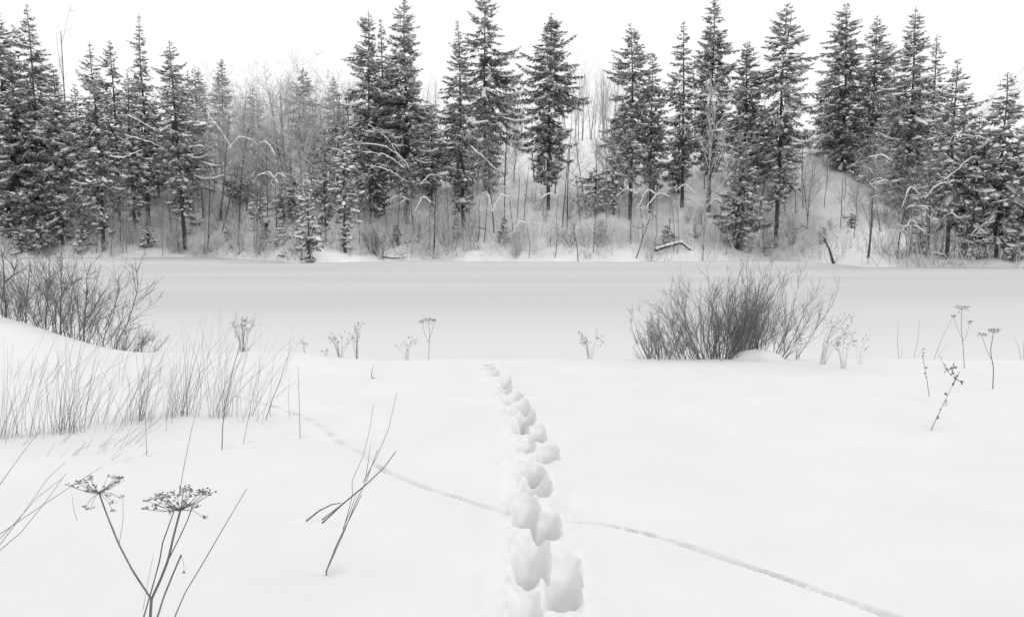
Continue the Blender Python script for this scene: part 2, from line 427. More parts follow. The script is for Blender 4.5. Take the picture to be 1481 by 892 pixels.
def spruce(name, label, base, H, R, cb, snow=0.4, dens=1.0, narrow=0.8, pale=False, taper=.4, lean=0.0, trunk_r=None, group='snow laden spruces on the far bank', gappy=0.0, twin=False, bare_side=0.0):
    root = thing(name, label, 'spruce tree', base, group)
    rg = np.random.default_rng(int(abs(base[0] * 977 + base[1] * 131 + H * 7)) + 5)
    tr = trunk_r or 0.0085 * H + 0.03
    zz = np.linspace(-0.6, H * 0.995, 9)
    wob = 0.012 * H * np.array([vnoise(np.array([k * 0.35 + base[0]]), np.array([1.0]), 3)[0] for k in range(9)]) * (zz / H)
    ax = np.stack([wob + lean * np.maximum(zz / H, 0) ** 1.3 * H, 0.6 * wob[::-1] * (zz / H), zz], 1)
    T = MB(); T.tube(ax, tr * np.clip(1 - zz / H, 0.03, 1) ** 0.85 + 0.012, 7)
    if twin: T.tube(np.stack([ax[-3] + (ax[-1] - ax[-3]) * s + np.array([0.55 * math.sin(s * 1.5), 0, 0]) for s in np.linspace(0, .98, 4)]), [.09, .06, .04, .015], 5)
    C = MB(); P = MB(); B = MB(); R = R * rng.uniform(1.08, 1.26); droop = rng.uniform(-9, 10); amp_ = rng.uniform(.40, .62); hole = rng.uniform(.18, .40)
    cbz = cb * H
    whorl = []
    z = cbz
    while z < H * 0.99:
        t = (H - z) / (H - cbz)
        k = rg.integers(5, 8) if t > .2 else rg.integers(4, 6)
        a0 = rg.uniform(0, 6.28)
        for q in range(k): whorl.append((z + rg.normal(0, .08), a0 + q * 6.283 / k + rg.normal(0, .25)))
        z += (0.30 + 0.22 * t) * rg.uniform(.75, 1.3) * (H / 20) ** 0.5 / dens ** .5
    for q in range(int(4.5 * H * dens)):
        whorl.append((rg.uniform(cbz, H * .93), rg.uniform(0, 6.28)))
    lumps = []; heaps = []
    az0 = rg.uniform(0, 6.28)
    for (z, az) in whorl:
        t = float(np.clip((H - z) / (H - cbz), 0, 1))
        if t > .10 and rg.uniform() < gappy * 0.55 + hole: continue
        if t < .07 and rg.uniform() < .4: continue
        clump = float(vnoise(np.array([z * .55 + base[0]]), np.array([az * 1.1 + base[1]]), 77)[0])
        Lb = R * min(1.0, 1.25 * t ** narrow) * rg.uniform(.70, 1.22) * (1 + .14 * math.cos(az - az0)) * (1 + amp_ * clump)
        Lb *= 1 - taper * max(0.0, t - .55) / .45
        if t > .82: Lb *= rg.uniform(.55, 1.0) * (1 - .9 * (t - .82))
        if t < .5 and rg.uniform() < .08: Lb *= 1.3
        Lb = max(Lb, .16 + .05 * rg.uniform())
        ang = math.radians(36 - 62 * t ** .5 + rg.normal(0, 13) - (12 * snow + droop) * min(1.0, t * 2))
        o = np.array([np.interp(z, zz, ax[:, 0]), np.interp(z, zz, ax[:, 1]), z])
        dh = np.array([math.cos(az), math.sin(az), 0]); lat = np.array([-dh[1], dh[0], 0])
        s = np.linspace(0, 1, 5)
        sag = -0.17 * t * Lb * 4 * s * (1 - s) * rg.uniform(.3, 1.5) + .17 * Lb * t * s ** 3 * rg.uniform(.2, 1.6)
        bend = rg.normal(0, .10) * Lb * s ** 2
        sp = o + (dh * math.cos(ang))[None] * (s * Lb)[:, None] + lat[None] * bend[:, None]
        sp[:, 2] += math.sin(ang) * s * Lb + sag
        B.tube(sp[[0, 2, 4]], np.array([.022, .014, .006]) * (.5 + Lb * .45), 3)
        nt_ = int((Lb * 18 + 4) * dens * (1 if not pale else .8))
        ss = rg.uniform(.10 + .12 * t, 1, nt_) ** .85
        side = rg.choice([-1, 1], nt_)
        pos = np.stack([np.interp(ss, s, sp[:, k]) for k in range(3)], 1)
        a = rg.uniform(.25, 1.0, nt_); bb = rg.uniform(.15, .85, nt_); dn = rg.uniform(.0, 1.7, nt_) * (.25 + .75 * t) - .22 * (1 - t)
        d = unit(lat[None] * (a * side)[:, None] + dh[None] * bb[:, None] + np.array([0, 0, -1.0])[None] * dn[:, None])
        ln = np.clip(.16 + .34 * Lb * (1.08 - ss) * rg.uniform(.5, 1.3, nt_), .14, .75)
        wd_ = np.clip(.025 + .07 * ln, .03, .072) * rg.uniform(.6, 1.4, nt_)
        rl = unit(np.cross(d, unit(rg.normal(0, 1, (nt_, 3)) + np.array([0, 0, .5]))))
        tip = pos + d * ln[:, None]; mid = pos + d * (ln * .45)[:, None] + np.array([0, 0, .02])
        q = np.stack([pos, mid + rl * wd_[:, None], tip, mid - rl * wd_[:, None]], 1).reshape(-1, 3)
        C.add(q, np.arange(nt_ * 4).reshape(-1, 4))
        # snow lying along the branch
        pr = min(1.0, 1.35 * snow + .2) * sstep(.03, .32, t)
        if Lb > .4 and rg.uniform() < pr:
            for q in range(int(rg.integers(1, 3 + int(Lb > 1.0) + int(Lb > 1.7)))):
                u_ = rg.uniform(.3, 1.0); c_ = np.array([np.interp(u_, s, sp[:, k]) for k in range(3)]) + lat * rg.normal(0, .10 * Lb) + [0, 0, .03]
                w_ = rg.uniform(.06, .19) * (.7 + .25 * min(Lb, 2))
                slope = math.atan2(sp[4, 2] - sp[2, 2], Lb * .5 * math.cos(ang))
                heaps.append((c_, dh * math.cos(slope) + np.array([0, 0, math.sin(slope)]), lat, w_ * rg.uniform(1.1, 2.1), w_, w_ * rg.uniform(.5, .95)))
        if rg.uniform() < .35 * pr and Lb > .5:
            s0, s1 = rg.uniform(.2, .5), rg.uniform(.75, 1.0)
            m_ = 4; u = np.linspace(s0, s1, m_)
            cl = np.stack([np.interp(u, s, sp[:, k]) for k in range(3)], 1)
            hw = (.09 + .12 * Lb * rg.uniform(.5, 1.2)) * np.array([.35, 1.0, .9, .25]) * rg.uniform(.7, 1.3, m_)
            hw = np.minimum(hw, .34); hh = np.minimum(.7 * hw, .17) * rg.uniform(.6, 1.3, m_) + .02
            cr_ = np.array([[-1, -.30], [-.68, .55], [0, 1.0], [.68, .55], [1, -.30]])
            v = cl[:, None, :] + lat[None, None] * (cr_[None, :, 0] * hw[:, None])[..., None] + np.array([0, 0, 1.0]) * (cr_[None, :, 1] * hh[:, None])[..., None]
            v += rg.normal(0, .026, v.shape); v[:, :, 2] += .05
            i = np.arange(m_ - 1)[:, None] * 5; j = np.arange(5)[None]; k2 = (j + 1) % 5
            P.add(v, np.stack([i + j, i + k2, i + 5 + k2, i + 5 + j], -1).reshape(-1, 4))
        nl = rg.binomial(nt_, min(.30, (.13 * snow + .02) * float(sstep(.0, .4, t))))
        if nl: lumps.append(pos[:nl] * .45 + tip[:nl] * .55 + np.array([0, 0, .04]))
    if heaps:
        th = np.arange(6) * math.pi / 3
        un = np.vstack([np.stack([np.cos(th), np.sin(th), 0 * th - .15], 1), np.stack([.78 * np.cos(th + .4), .78 * np.sin(th + .4), 0 * th + .62], 1), [[0, 0, 1.0]]])
        hc = np.array([h[0] for h in heaps]); hd = np.array([h[1] for h in heaps]); hl_ = np.array([h[2] for h in heaps]); hr = np.array([h[3:6] for h in heaps])
        v = hc[:, None] + un[None, :, :1] * hr[:, None, :1] * hd[:, None] + un[None, :, 1:2] * hr[:, None, 1:2] * hl_[:, None] + un[None, :, 2:] * hr[:, None, 2:] * np.array([0, 0, 1.0])
        v += rg.normal(0, .12, v.shape) * hr[:, None, 1:2]
        j = np.arange(6); k = (j + 1) % 6; off = np.arange(len(hc))[:, None, None] * 13
        n0 = P.n; P.v.append(v.reshape(-1, 3)); P.n += len(hc) * 13
        P.f4.append((off + np.stack([j, k, k + 6, j + 6], 1)[None]).reshape(-1, 4) + n0)
        P.f3.append((off + np.stack([j + 6, k + 6, np.full(6, 12)], 1)[None]).reshape(-1, 3) + n0)
    if lumps:
        c = np.vstack(lumps); n_ = len(c)
        r = rg.uniform(.04, .14, (n_, 1)) * np.array([[1, 1, .55]]) * rg.uniform(.7, 1.4, (n_, 3))
        oct_ = np.array([[1, 0, 0], [0, 1, 0], [-1, 0, 0], [0, -1, 0], [0, 0, 1]], float)
        v = (c[:, None] + oct_[None] * r[:, None]).reshape(-1, 3)
        f = np.array([[0, 1, 4], [1, 2, 4], [2, 3, 4], [3, 0, 4], [1, 0, 3], [1, 3, 2]])
        P.add(v, (np.arange(n_)[:, None, None] * 5 + f[None]).reshape(-1, 3))
    # dead twigs below the crown
    for q in range(int(26 * cb * H / 4)):
        z = rg.uniform(.25 * cbz, cbz); az = rg.uniform(0, 6.28); l = rg.uniform(.4, 1.7)
        o = np.array([np.interp(z, zz, ax[:, 0]), np.interp(z, zz, ax[:, 1]), z])
        B.tube([o, o + np.array([math.cos(az) * l * .6, math.sin(az) * l * .6, -.05 * l]), o + np.array([math.cos(az) * l, math.sin(az) * l, -.3 * l])], [.018, .012, .006], 3)
    T.build('trunk', M_BARK, root)
    cr_o = C.build('crown', M_NEEDLE_PALE if pale else M_NEEDLE, root, smooth=False)
    B.build('branches', M_BARK, cr_o)['kind'] = 'stuff'
    if P.n: P.build('snow_load', M_PAD, root)['kind'] = 'stuff'
    return root

# x apex, y apex, x base, y base, y crown bottom, half width (px), snow, density, options, label
SPR = [
 (5, 14, 5, 345, 318, 46, .45, 1.1, {}, 'dark spruce cut by the picture edge, at far left of the wood'),
 (48, 8, 52, 340, 322, 60, .5, 1.0, dict(gappy=.35), 'broad tall spruce with ragged open top beside the far left spruce'),
 (84, 92, 84, 352, 322, 40, .75, 1.0, {}, 'lower snowy spruce in front of the broad ragged topped spruce'),
 (132, 60, 150, 362, 318, 36, .8, 1.0, dict(lean=-.07), 'slim leaning spruce loaded with snow lumps, next to the dead forked snag'),
 (167, 58, 167, 318, 290, 30, .25, 1.0, {}, 'hazy dark spruce just right of the leaning snow laden spruce'),
 (208, 20, 209, 322, 285, 31, .4, .9, dict(gappy=.3, narrow=.9), 'thin spire spruce with sparse top rising above its neighbours at left'),
 (243, 56, 268, 360, 300, 47, .75, 1.0, dict(lean=-.06), 'full spruce with white laden right side and bare lower trunk, left group'),
 (274, 100, 274, 300, 275, 26, .6, .9, {}, 'snowy spruce tucked behind the full white laden spruce'),
 (290, 97, 290, 238, 225, 20, .3, .9, dict(pale=True), 'narrow greyish spruce standing right of the left spruce group'),
 (322, 85, 322, 232, 218, 17, .15, .9, dict(pale=True, narrow=.6), 'slender pale cone shaped spruce alone on the left skyline'),
 (367, 123, 367, 232, 215, 20, .3, .9, dict(pale=True), 'short pale spruce amid bare birches on the left skyline'),
 (440, 100, 440, 236, 222, 32, .2, .8, dict(pale=True, narrow=.6), 'rounded hazy spruce on the skyline left of the dark centre group'),
 (484, 110, 484, 234, 216, 20, .2, .9, dict(pale=True), 'small pale spruce touching the dark centre group'),
 (497, 158, 497, 364, 348, 20, .55, 1.1, dict(narrow=.65), 'narrow dark spruce column with snow tufts before the tall centre pair'),
 (535, 14, 530, 322, 285, 40, .5, 1.0, dict(narrow=.75), 'left tree of the tall spruce pair near picture centre'),
 (551, 26, 553, 310, 270, 28, .4, .9, dict(gappy=.2), 'thin spruce squeezed between the tall centre pair'),
 (586, -4, 590, 324, 262, 50, .65, 1.05, {}, 'tallest spruce of the centre pair with drooping white boughs'),
 (624, 150, 624, 300, 262, 26, .3, .9, {}, 'low dim spruce between the centre pair and the leaning spire'),
 (662, 28, 670, 328, 290, 38, .6, 1.1, dict(lean=-.02, narrow=.95), 'spruce with needle thin spire top and dark heavy base'),
 (702, -12, 700, 275, 215, 42, .3, .95, dict(gappy=.3, narrow=.6), 'tall open spruce with bulging crown cut by the top of the picture'),
 (790, 18, 797, 302, 250, 44, .3, 1.1, dict(narrow=.62), 'solitary full spruce beside the skyline gap, one limb reaching right'),
 (912, 35, 914, 318, 250, 37, .3, 1.0, dict(gappy=.2, narrow=.6), 'spruce with airy top at the right end of the skyline gap'),
 (945, 75, 940, 308, 252, 25, .2, 1.1, dict(narrow=.6), 'short dark spruce hugging the airy topped spruce'),
 (990, 28, 988, 302, 242, 30, .35, .95, dict(gappy=.2), 'spire topped spruce left of the very tall thin spruce'),
 (1027, -10, 1030, 306, 235, 38, .4, 1.0, dict(narrow=.7, gappy=.1), 'very tall thin spruce with layered boughs cut by the top of the picture'),
 (1080, 58, 1075, 330, 262, 33, .25, 1.25, dict(narrow=.7), 'blackish spruce with bluntly tapering top behind the young spruce'),
 (1068, 185, 1070, 362, 352, 33, .4, 1.2, dict(narrow=.7), 'young bushy spruce with boughs reaching down near the far shore'),
 (1138, 4, 1122, 356, 285, 47, .65, 1.0, dict(twin=True, lean=.035, narrow=.62), 'twin topped snowy spruce with bare lower trunk above the slope'),
 (1223, 3, 1222, 248, 232, 48, .65, 1.05, dict(narrow=.75), 'wide based snowy spruce at the head of the bare slope'),
 (1262, 22, 1262, 274, 262, 42, .65, 1.0, {}, 'pointed snowy spruce just right of the slope head'),
 (1288, 110, 1290, 296, 282, 36, .6, 1.0, {}, 'shorter snow filled spruce behind the arched white boughs'),
 (1318, 8, 1318, 340, 285, 48, .5, 1.0, dict(narrow=.85), 'tallest spruce of the right hand group with clean pointed top'),
 (1347, 48, 1349, 335, 290, 32, .35, .95, {}, 'slim ragged spruce leaning on the tallest right hand spruce'),
 (1376, 85, 1378, 373, 312, 44, .65, 1.0, dict(taper=.1), 'medium spruce sloping down from the right hand group'),
 (1412, 160, 1412, 372, 330, 36, .7, 1.0, dict(taper=.1), 'low spruce under snow boughs near the right edge'),
 (1447, 104, 1450, 374, 335, 50, .8, 1.0, dict(taper=.1), 'separate cone shaped spruce near right edge with thick snow tiers'),
 (1484, 150, 1484, 376, 330, 40, .7, 1.0, dict(taper=.1), 'spruce cut by the right edge of the picture'),
 (888, 183, 888, 312, 288, 17, .8, 1.1, dict(narrow=.6), 'little dark spruce with snow tipped boughs on the open slope'),
 (446, 258, 446, 379, 368, 24, .45, 1.0, {}, 'small dark spruce at the shore above the fallen logs'),
 (470, 232, 470, 350, 325, 17, .25, .9, {}, 'thin young spruce right behind the small shore spruce'),
 (376, 270, 378, 346, 340, 13, .25, .9, dict(narrow=.6), 'very small dark spruce among brush on the left slope'),
 (545, 245, 545, 318, 300, 20, .4, .9, {}, 'young spruce below the bent white boughs of the centre pair'),
 (112, 120, 112, 345, 312, 34, .65, .9, {}, 'spruce filling the gap beside the dead forked snag'),
 (22, 70, 22, 352, 325, 46, .6, 1.0, {}, 'front spruce with dark foot below the far left spruce'),
 (190, 100, 190, 345, 300, 30, .55, .9, {}, 'mid height spruce in front of the thin spire spruce'),
]
for (xa, ya, xb, yb, yc, hw, sn, de, opt, lab) in SPR:
    g = on_hill(xb, yb)
    top = at(xa, ya, g[1]); H = top[2] - g[2]
    cbp = at(xb, min(yc + 5, yb - 6), g[1]); cb = float(np.clip((cbp[2] - g[2]) / H, .02, .6))
    o = dict(opt)
    if abs(xa - xb) > 4 and 'lean' in o: o['lean'] = (top[0] - g[0]) / H
    else: g = g.copy(); g[0] = .5 * (g[0] + top[0])
    spruce('spruce', lab, g, H, hw / F * g[1], cb, sn, de, **o)

# dim spruces half hidden behind the front rows
def behind(n, x0, x1, yt, yb, lab, grp, seed):
    rg = np.random.default_rng(seed)
    for k in range(n):
        x = x0 + (x1 - x0) * (k + rg.uniform(.2, .8)) / n; y1 = rg.uniform(*yt) if not callable(yt) else yt(x) + rg.uniform(0, 50)
        g = on_hill(x, rg.uniform(*yb) if x < 1170 or x > 1310 else np.interp(x, CREST_PX[:, 0], CREST_PX[:, 1]) - 2, rg.uniform(.05, .35)); H = at(x, y1, g[1])[2] - g[2]
        spruce('spruce', lab, g, H, rg.uniform(24, 36) / F * g[1], .12, .45, .62, narrow=.75, group=grp, pale=rg.uniform() < .35)
behind(11, 0, 305, (95, 165), (255, 300), 'dim spruce half hidden behind the front spruces at left', 'half hidden spruces at left', 1)
behind(4, 310, 490, (185, 245), (268, 330), 'dim young spruce among the frosted trees of the left clearing', 'young spruces in the left clearing', 5)
behind(1, 850, 870, (235, 262), (300, 325), 'dim young spruce on the slope below the skyline gap', 'young spruces below the skyline gap', 6)
behind(5, 505, 735, (130, 190), (260, 300), 'dim spruce half hidden between the tall centre spruces', 'half hidden spruces at centre', 2)
behind(7, 890, 1150, (130, 185), (255, 290), 'dim spruce half hidden right of the skyline gap', 'half hidden spruces right of the gap', 3)
behind(14, 1175, 1490, lambda x: float(np.interp(x, [1175, 1340, 1400, 1490], [80, 95, 170, 190])), (260, 345), 'dim spruce half hidden in the right hand group', 'half hidden spruces at right', 4)

for k, (px, py, h) in enumerate([(730, 352, 34), (868, 345, 26), (965, 356, 30), (1190, 352, 22), (1232, 330, 20), (410, 352, 34), (330, 348, 28), (215, 358, 36), (120, 364, 40), (60, 362, 46), (1330, 366, 44), (1400, 374, 48), (1465, 378, 40), (660, 345, 30), (575, 352, 26), (30, 366, 40)]):
    g = on_hill(px, py); zn = next(z for x, z in [(300, 'below the left spruces'), (508, 'in the left clearing'), (735, 'below the centre spruces'), (905, 'below the skyline gap'), (1160, 'right of the skyline gap'), (1300, 'on the open right slope'), (9999, 'below the right hand spruces')] if px < x); spruce('spruce', 'tiny snow tufted spruce seedling near the shore, ' + zn, g, h / F * g[1], h * .36 / F * g[1], .04, .8, 1.0, group='tiny spruces ' + zn, taper=.1)

# ------------------------------------------------------------------ leafless trees and brush on the far bank
ZONES = [(300, 'below the left spruces'), (508, 'in the left clearing'), (735, 'below the centre spruces'), (905, 'below the skyline gap'), (1160, 'right of the skyline gap'), (1300, 'on the open right slope'), (9999, 'below the right hand spruces')]
def zone(px): return next(z for x, z in ZONES if px < x)

def rot_dir(d, ang, rg):
    r = rg.normal(0, 1, 3); r -= d * r.dot(d); r /= np.linalg.norm(r) + 1e-9
    return d * math.cos(ang) + r * math.sin(ang)

def grow(mbs, rg, p, d, L, r, level, cfg):
    n = 6 if level == 0 else (4 if level == 1 else 3)
    pts = [p]; dirs = [d]
    for k in range(n - 1):
        d = d + rg.normal(0, cfg['wander'] * (1 if level else .5), 3) + np.array([0, 0, cfg['up'] * (1 if level else .3)])
        d = d / np.linalg.norm(d); p = p + d * L / (n - 1); pts.append(p); dirs.append(d)
    pts = np.array(pts)
    mbs[0 if level == 0 else 1].tube(pts, r * np.linspace(1, .35 if level < 2 else .25, n), 6 if level == 0 else 3)
    if level >= cfg['levels']: return
    nc = cfg['kids'][level]
    for q in range(nc):
        s = rg.uniform(cfg['from'] if level == 0 else .15, 1.0)
        f = s * (n - 1); i = min(int(f), n - 2)
        pp = pts[i] + (pts[i + 1] - pts[i]) * (f - i)
        dd = rot_dir(dirs[i + 1], math.radians(rg.uniform(*cfg['spread'])), rg)
        ll = L * rg.uniform(.28, .55) * (1.15 - .6 * s if level == 0 else 1)
        grow(mbs, rg, pp, dd, ll, max(r * (1 - .6 * s) * .45, cfg['rmin']), level + 1, cfg)

def bare_mesh(seed, H, r, cfg, m_tr, m_br):
    rg = np.random.default_rng(seed); a, b = MB(), MB()
    grow((a, b), rg, np.array([0, 0, -.3]), unit(np.array([cfg.get('lean', 0) * rg.normal(0, 1), .3 * cfg.get('lean', 0) * rg.normal(0, 1), 1.0])), H, r, 0, cfg)
    return a.mesh('trunk', m_tr), b.mesh('crown', m_br)

CFG_B = dict(levels=3, kids=[22, 6, 3], spread=(25, 60), wander=.10, up=.10, rmin=.010, **{'from': .38})
CFG_S = dict(levels=2, kids=[16, 4], spread=(20, 50), wander=.10, up=.08, rmin=.010, **{'from': .30})
CFG_T = dict(levels=2, kids=[9, 3], spread=(25, 60), wander=.08, up=.06, rmin=.008, lean=.08, **{'from': .35})
PROTO = {}
PROTO['birch'] = [bare_mesh(100 + k, 10, .085, CFG_B, M_BIRCH, M_PALETWIG) for k in range(4)]
PROTO['grey'] = [bare_mesh(200 + k, 10, .080, CFG_B, M_BARK, M_TWIG) for k in range(4)]
PROTO['aspen'] = [bare_mesh(300 + k, 12, .10, CFG_S, M_TWIG, M_FROST) for k in range(5)]
PROTO['pole'] = [bare_mesh(400 + k, 8, .075, CFG_T, M_BARK, M_TWIG) for k in range(5)]
CFG_F = dict(levels=3, kids=[26, 7, 3], spread=(30, 65), wander=.12, up=.06, rmin=.012, **{'from': .15})
PROTO['frosted'] = [bare_mesh(600 + k, 9, .09, CFG_F, M_TWIG, M_FROST) for k in range(5)]
PH = dict(birch=10, grey=10, aspen=12, pole=8, frosted=9)

def bare_tree(kind, px, pb, pt, label, group, lean=None, i=None, name='bare_tree', fat=1.0, Y=None):
    g = on_hill(px, pb, U(0, .25)) if Y is None else at(px, pb, Y)
    if Y is not None: g[2] = float(hill_h(g[0], g[1]))
    H = at(px, pt, g[1])[2] - g[2]
    pr = PROTO[kind][rng.integers(len(PROTO[kind])) if i is None else i]
    root = thing(name, label, 'bare tree', g, group)
    s = H / PH[kind]
    root.scale = (s * fat, s * fat, s)
    root.rotation_euler = (U(-.06, .06), (lean if lean is not None else float(rng.normal(0, .07))), U(0, 6.28))
    link('trunk', pr[0], root); link('crown', pr[1], root)
    return root

# ones that can be told apart
NAMED = [
 ('birch', 1016, 377, 150, -.01, .7, 'tall pale birch forking high, rooted at the shore beside the willow bush'),
 ('pole', 627, 369, 268, .0, 1.6, 'stout short bare trunk at the shore below the centre spruces'),
 ('pole', 1255, 374, 262, .03, 1.0, 'thin straight bare tree on the open right slope'),
 ('grey', 1298, 374, 250, .1, 1.1, 'dark bare tree with brushy foot right of the open slope'),
 ('grey', 1342, 374, 240, .05, 1.0, 'dim bare tree in front of the medium right hand spruce'),
 ('pole', 920, 373, 290, -.28, 1.0, 'bare tree leaning steeply left at the shore'),
 ('pole', 912, 350, 250, 0, .9, 'upright bare tree beside the steeply leaning one'),
 ('pole', 836, 378, 318, -.14, 1.2, 'short bare stub of a tree leaning left at the shore'),
 ('pole', 1165, 292, 212, -.08, 1.2, 'slender dark bare tree at the top of the open right slope'),
 ('pole', 1151, 308, 250, 0, 1.3, 'short thick bare trunk beside the twin topped spruce'),
 ('grey', 345, 345, 175, -.05, .8, 'arching grey bare tree in the brush of the left slope'),
 ('grey', 385, 350, 200, -.12, .8, 'grey bare tree with fanning limbs beside the very small dark spruce'),
 ('grey', 235, 372, 290, 0, .6, 'small bare tree below the full white laden spruce'),
 ('pole', 103, 300, 34, .05, .5, 'dead forked snag sticking above the left spruces'),
 ('grey', 160, 372, 285, 0, .8, 'dark bare sapling near the left willow thicket on the far shore'),
 ('birch', 1378, 330, 150, .12, 2.2, 'white leaning birch crossing the right hand spruces'),
]
for kind, px, pb, pt, ln, fat, lab in NAMED:
    bare_tree(kind, px, pb, pt, lab, 'bare trees on the far bank', ln, fat=fat)
# upright trunks on the slope
for px, pb, pt in [(773, 262, 150), (803, 282, 190), (820, 332, 188), (813, 330, 210), (846, 300, 200), (862, 292, 196), (934, 300, 240), (967, 352, 285), (944, 320, 245),
                   (757, 330, 235), (745, 345, 250), (730, 320, 215), (715, 338, 225), (700, 350, 250), (785, 312, 255), (840, 335, 250), (858, 365, 285), (878, 345, 280), (1135, 300, 245), (1192, 300, 225),
                   (1215, 330, 250), (1235, 345, 270), (600, 350, 250), (575, 356, 262), (650, 340, 245), (520, 352, 285), (415, 345, 240), (400, 330, 200), (320, 340, 220), (300, 362, 250)]:
    bare_tree('pole' if U(0, 1) < .65 else 'grey', px, pb, pt, 'thin grey leafless tree standing in snow ' + zone(px), 'thin leafless trees ' + zone(px), fat=.9)
for (n_, x0, x1, pb_, pt_) in [(30, 292, 505, (225, 330), (118, 200)), (10, 600, 765, (225, 320), (150, 225)), (8, 800, 900, (235, 320), (190, 240)), (8, 930, 1140, (240, 320), (180, 240)), (9, 1150, 1300, (260, 340), (195, 270)), (10, 10, 290, (300, 360), (230, 290)), (7, 1300, 1480, (345, 372), (250, 310))]:
    for k in range(n_):
        px = U(x0, x1); bare_tree('frosted', px, U(*pb_), U(*pt_), 'frost whitened leafless tree with wide twiggy crown ' + zone(px), 'frosted leafless trees ' + zone(px))
# pale wood on the crest, seen against the sky
CREST = [U(338, 510) for _ in range(34)] + [U(725, 760) for _ in range(7)] + [U(812, 905) for _ in range(30)] + [U(0, 1481) for _ in range(22)] + [U(600, 660) for _ in range(5)]
for px in CREST:
    lo = 95 if px > 700 else 112
    bare_tree('aspen', px, 203, U(lo, lo + 55), 'pale slender leafless tree on the crest, above the slope ' + zone(px), 'pale crest trees above the slope ' + zone(px), Y=float(np.interp((px - W0 / 2) / F, SHORE_A, SHORE_Y)) + HILL_RUN * U(1.02, 1.5), fat=.8)

def shrub_mesh(seed, H, nst, mtl, spread=.45, twigs=6, r=.014, kids=(6, 3)):
    rg = np.random.default_rng(seed); a = MB()
    cfg = dict(levels=2, kids=[twigs, kids[1]], spread=(15, 45), wander=.11, up=.05, rmin=.006, **{'from': .2})
    for k in range(nst):
        az = rg.uniform(0, 6.28); t = abs(rg.normal(0, spread))
        d = unit(np.array([math.cos(az) * t, math.sin(az) * t, 1.0]))
        grow((a, a), rg, np.array([math.cos(az) * .35 * rg.uniform(), math.sin(az) * .35 * rg.uniform(), -.1]), d, H * rg.uniform(.5, 1.05), r, 0, cfg)
    return a.mesh('leafless_shrub', mtl)
SH = [shrub_mesh(500 + k, 2.2, 14, M_TWIG) for k in range(4)]
SHP = [shrub_mesh(520 + k, 2.4, 16, M_PALETWIG) for k in range(4)]
cnt = 0
while cnt < 270:
    px, py = U(-15, 1496), U(212, 372) if cnt % 3 else U(300, 376)
    if cnt > 235: px, py = (U(-10, 230) if cnt % 3 else U(1290, 1480)), U(315, 370)
    yc = np.interp(px, CREST_PX[:, 0], CREST_PX[:, 1])
    if py < yc + 4: continue
    if 1150 < px < 1290 and U(0, 1) < .6: continue
    pale = U(0, 1) < .5
    g = on_hill(px, py)
    m = (SHP if pale else SH)[rng.integers(4)]
    o = link('leafless_shrub', m, None, g); s = U(.6, 1.5); o.scale = (s, s, s * U(.8, 1.3)); o.rotation_euler = (0, 0, U(0, 6.28))
    if pale: tag(o, 'pale rimed leafless shrub ' + zone(px), 'shrub', 'pale rimed shrubs ' + zone(px))
    else: tag(o, 'dark grey leafless shrub ' + zone(px), 'shrub', 'dark grey shrubs ' + zone(px))
    cnt += 1

# low brush that reads as one mass: thin stems with side twigs, clumped by noise
def undergrowth(name, n, seed, material, hmin, hmax, fat=1.0):
    rg = np.random.default_rng(seed)
    b = np.tan(rg.uniform(-.60, .60, n * 4)); ysb = np.interp(b, SHORE_A, SHORE_Y)
    Y = ysb + np.where(rg.uniform(size=n * 4) < .34, rg.uniform(-.6, 6, n * 4), rg.uniform(1, 50, n * 4)); X = b * Y
    crest_out = (b > CREST_A[7]) & (Y - ysb > 30)
    keep = (vnoise(X * .35, Y * .35, seed) + .5 * vnoise(X * 1.1, Y * 1.1, seed + 1) + rg.uniform(-.5, .5, n * 4) > .05) & ~crest_out & ~((b > .385) & (b < .50) & (rg.uniform(size=n * 4) < .55))
    X, Y = X[keep][:n], Y[keep][:n]; n = len(X); Z = hill_h(X, Y)
    h = rg.uniform(hmin, hmax, n); p0 = np.stack([X, Y, Z - .1], 1)
    def pyr(base, tip, r):
        m = len(base); th = np.array([0, 2.094, 4.189]); off = np.stack([np.cos(th), np.sin(th), 0 * th], 1)
        v = np.concatenate([base[:, None] + off[None] * r[:, None, None], tip[:, None]], 1).reshape(-1, 3)
        f = np.array([[0, 1, 3], [1, 2, 3], [2, 0, 3]]); A.add(v, (np.arange(m)[:, None, None] * 4 + f[None]).reshape(-1, 3))
    A = MB()
    bend = rg.normal(0, .38, (n, 3)) * [1, 1, 0]; tip = p0 + (np.array([0, 0, 1.0]) + bend) * h[:, None]
    pyr(p0, tip, fat * rg.uniform(.012, .026, n))
    for k in range(8):
        s = rg.uniform(.25, .95, n)[:, None]; q = p0 + (tip - p0) * s
        d = rg.normal(0, 1, (n, 3)) * [1, 1, .5] + [0, 0, .6] + bend; d /= np.linalg.norm(d, axis=1, keepdims=True)
        pyr(q, q + d * (h * rg.uniform(.15, .5, n) * (1.2 - s[:, 0]))[:, None], fat * rg.uniform(.007, .014, n))
    o = A.build(name, material); o['kind'] = 'stuff'; return o
undergrowth('undergrowth', 2500, 71, M_TWIG, .4, 2.4)
undergrowth('rimed_undergrowth', 4600, 72, M_PALETWIG, .5, 3.0, 1.7)

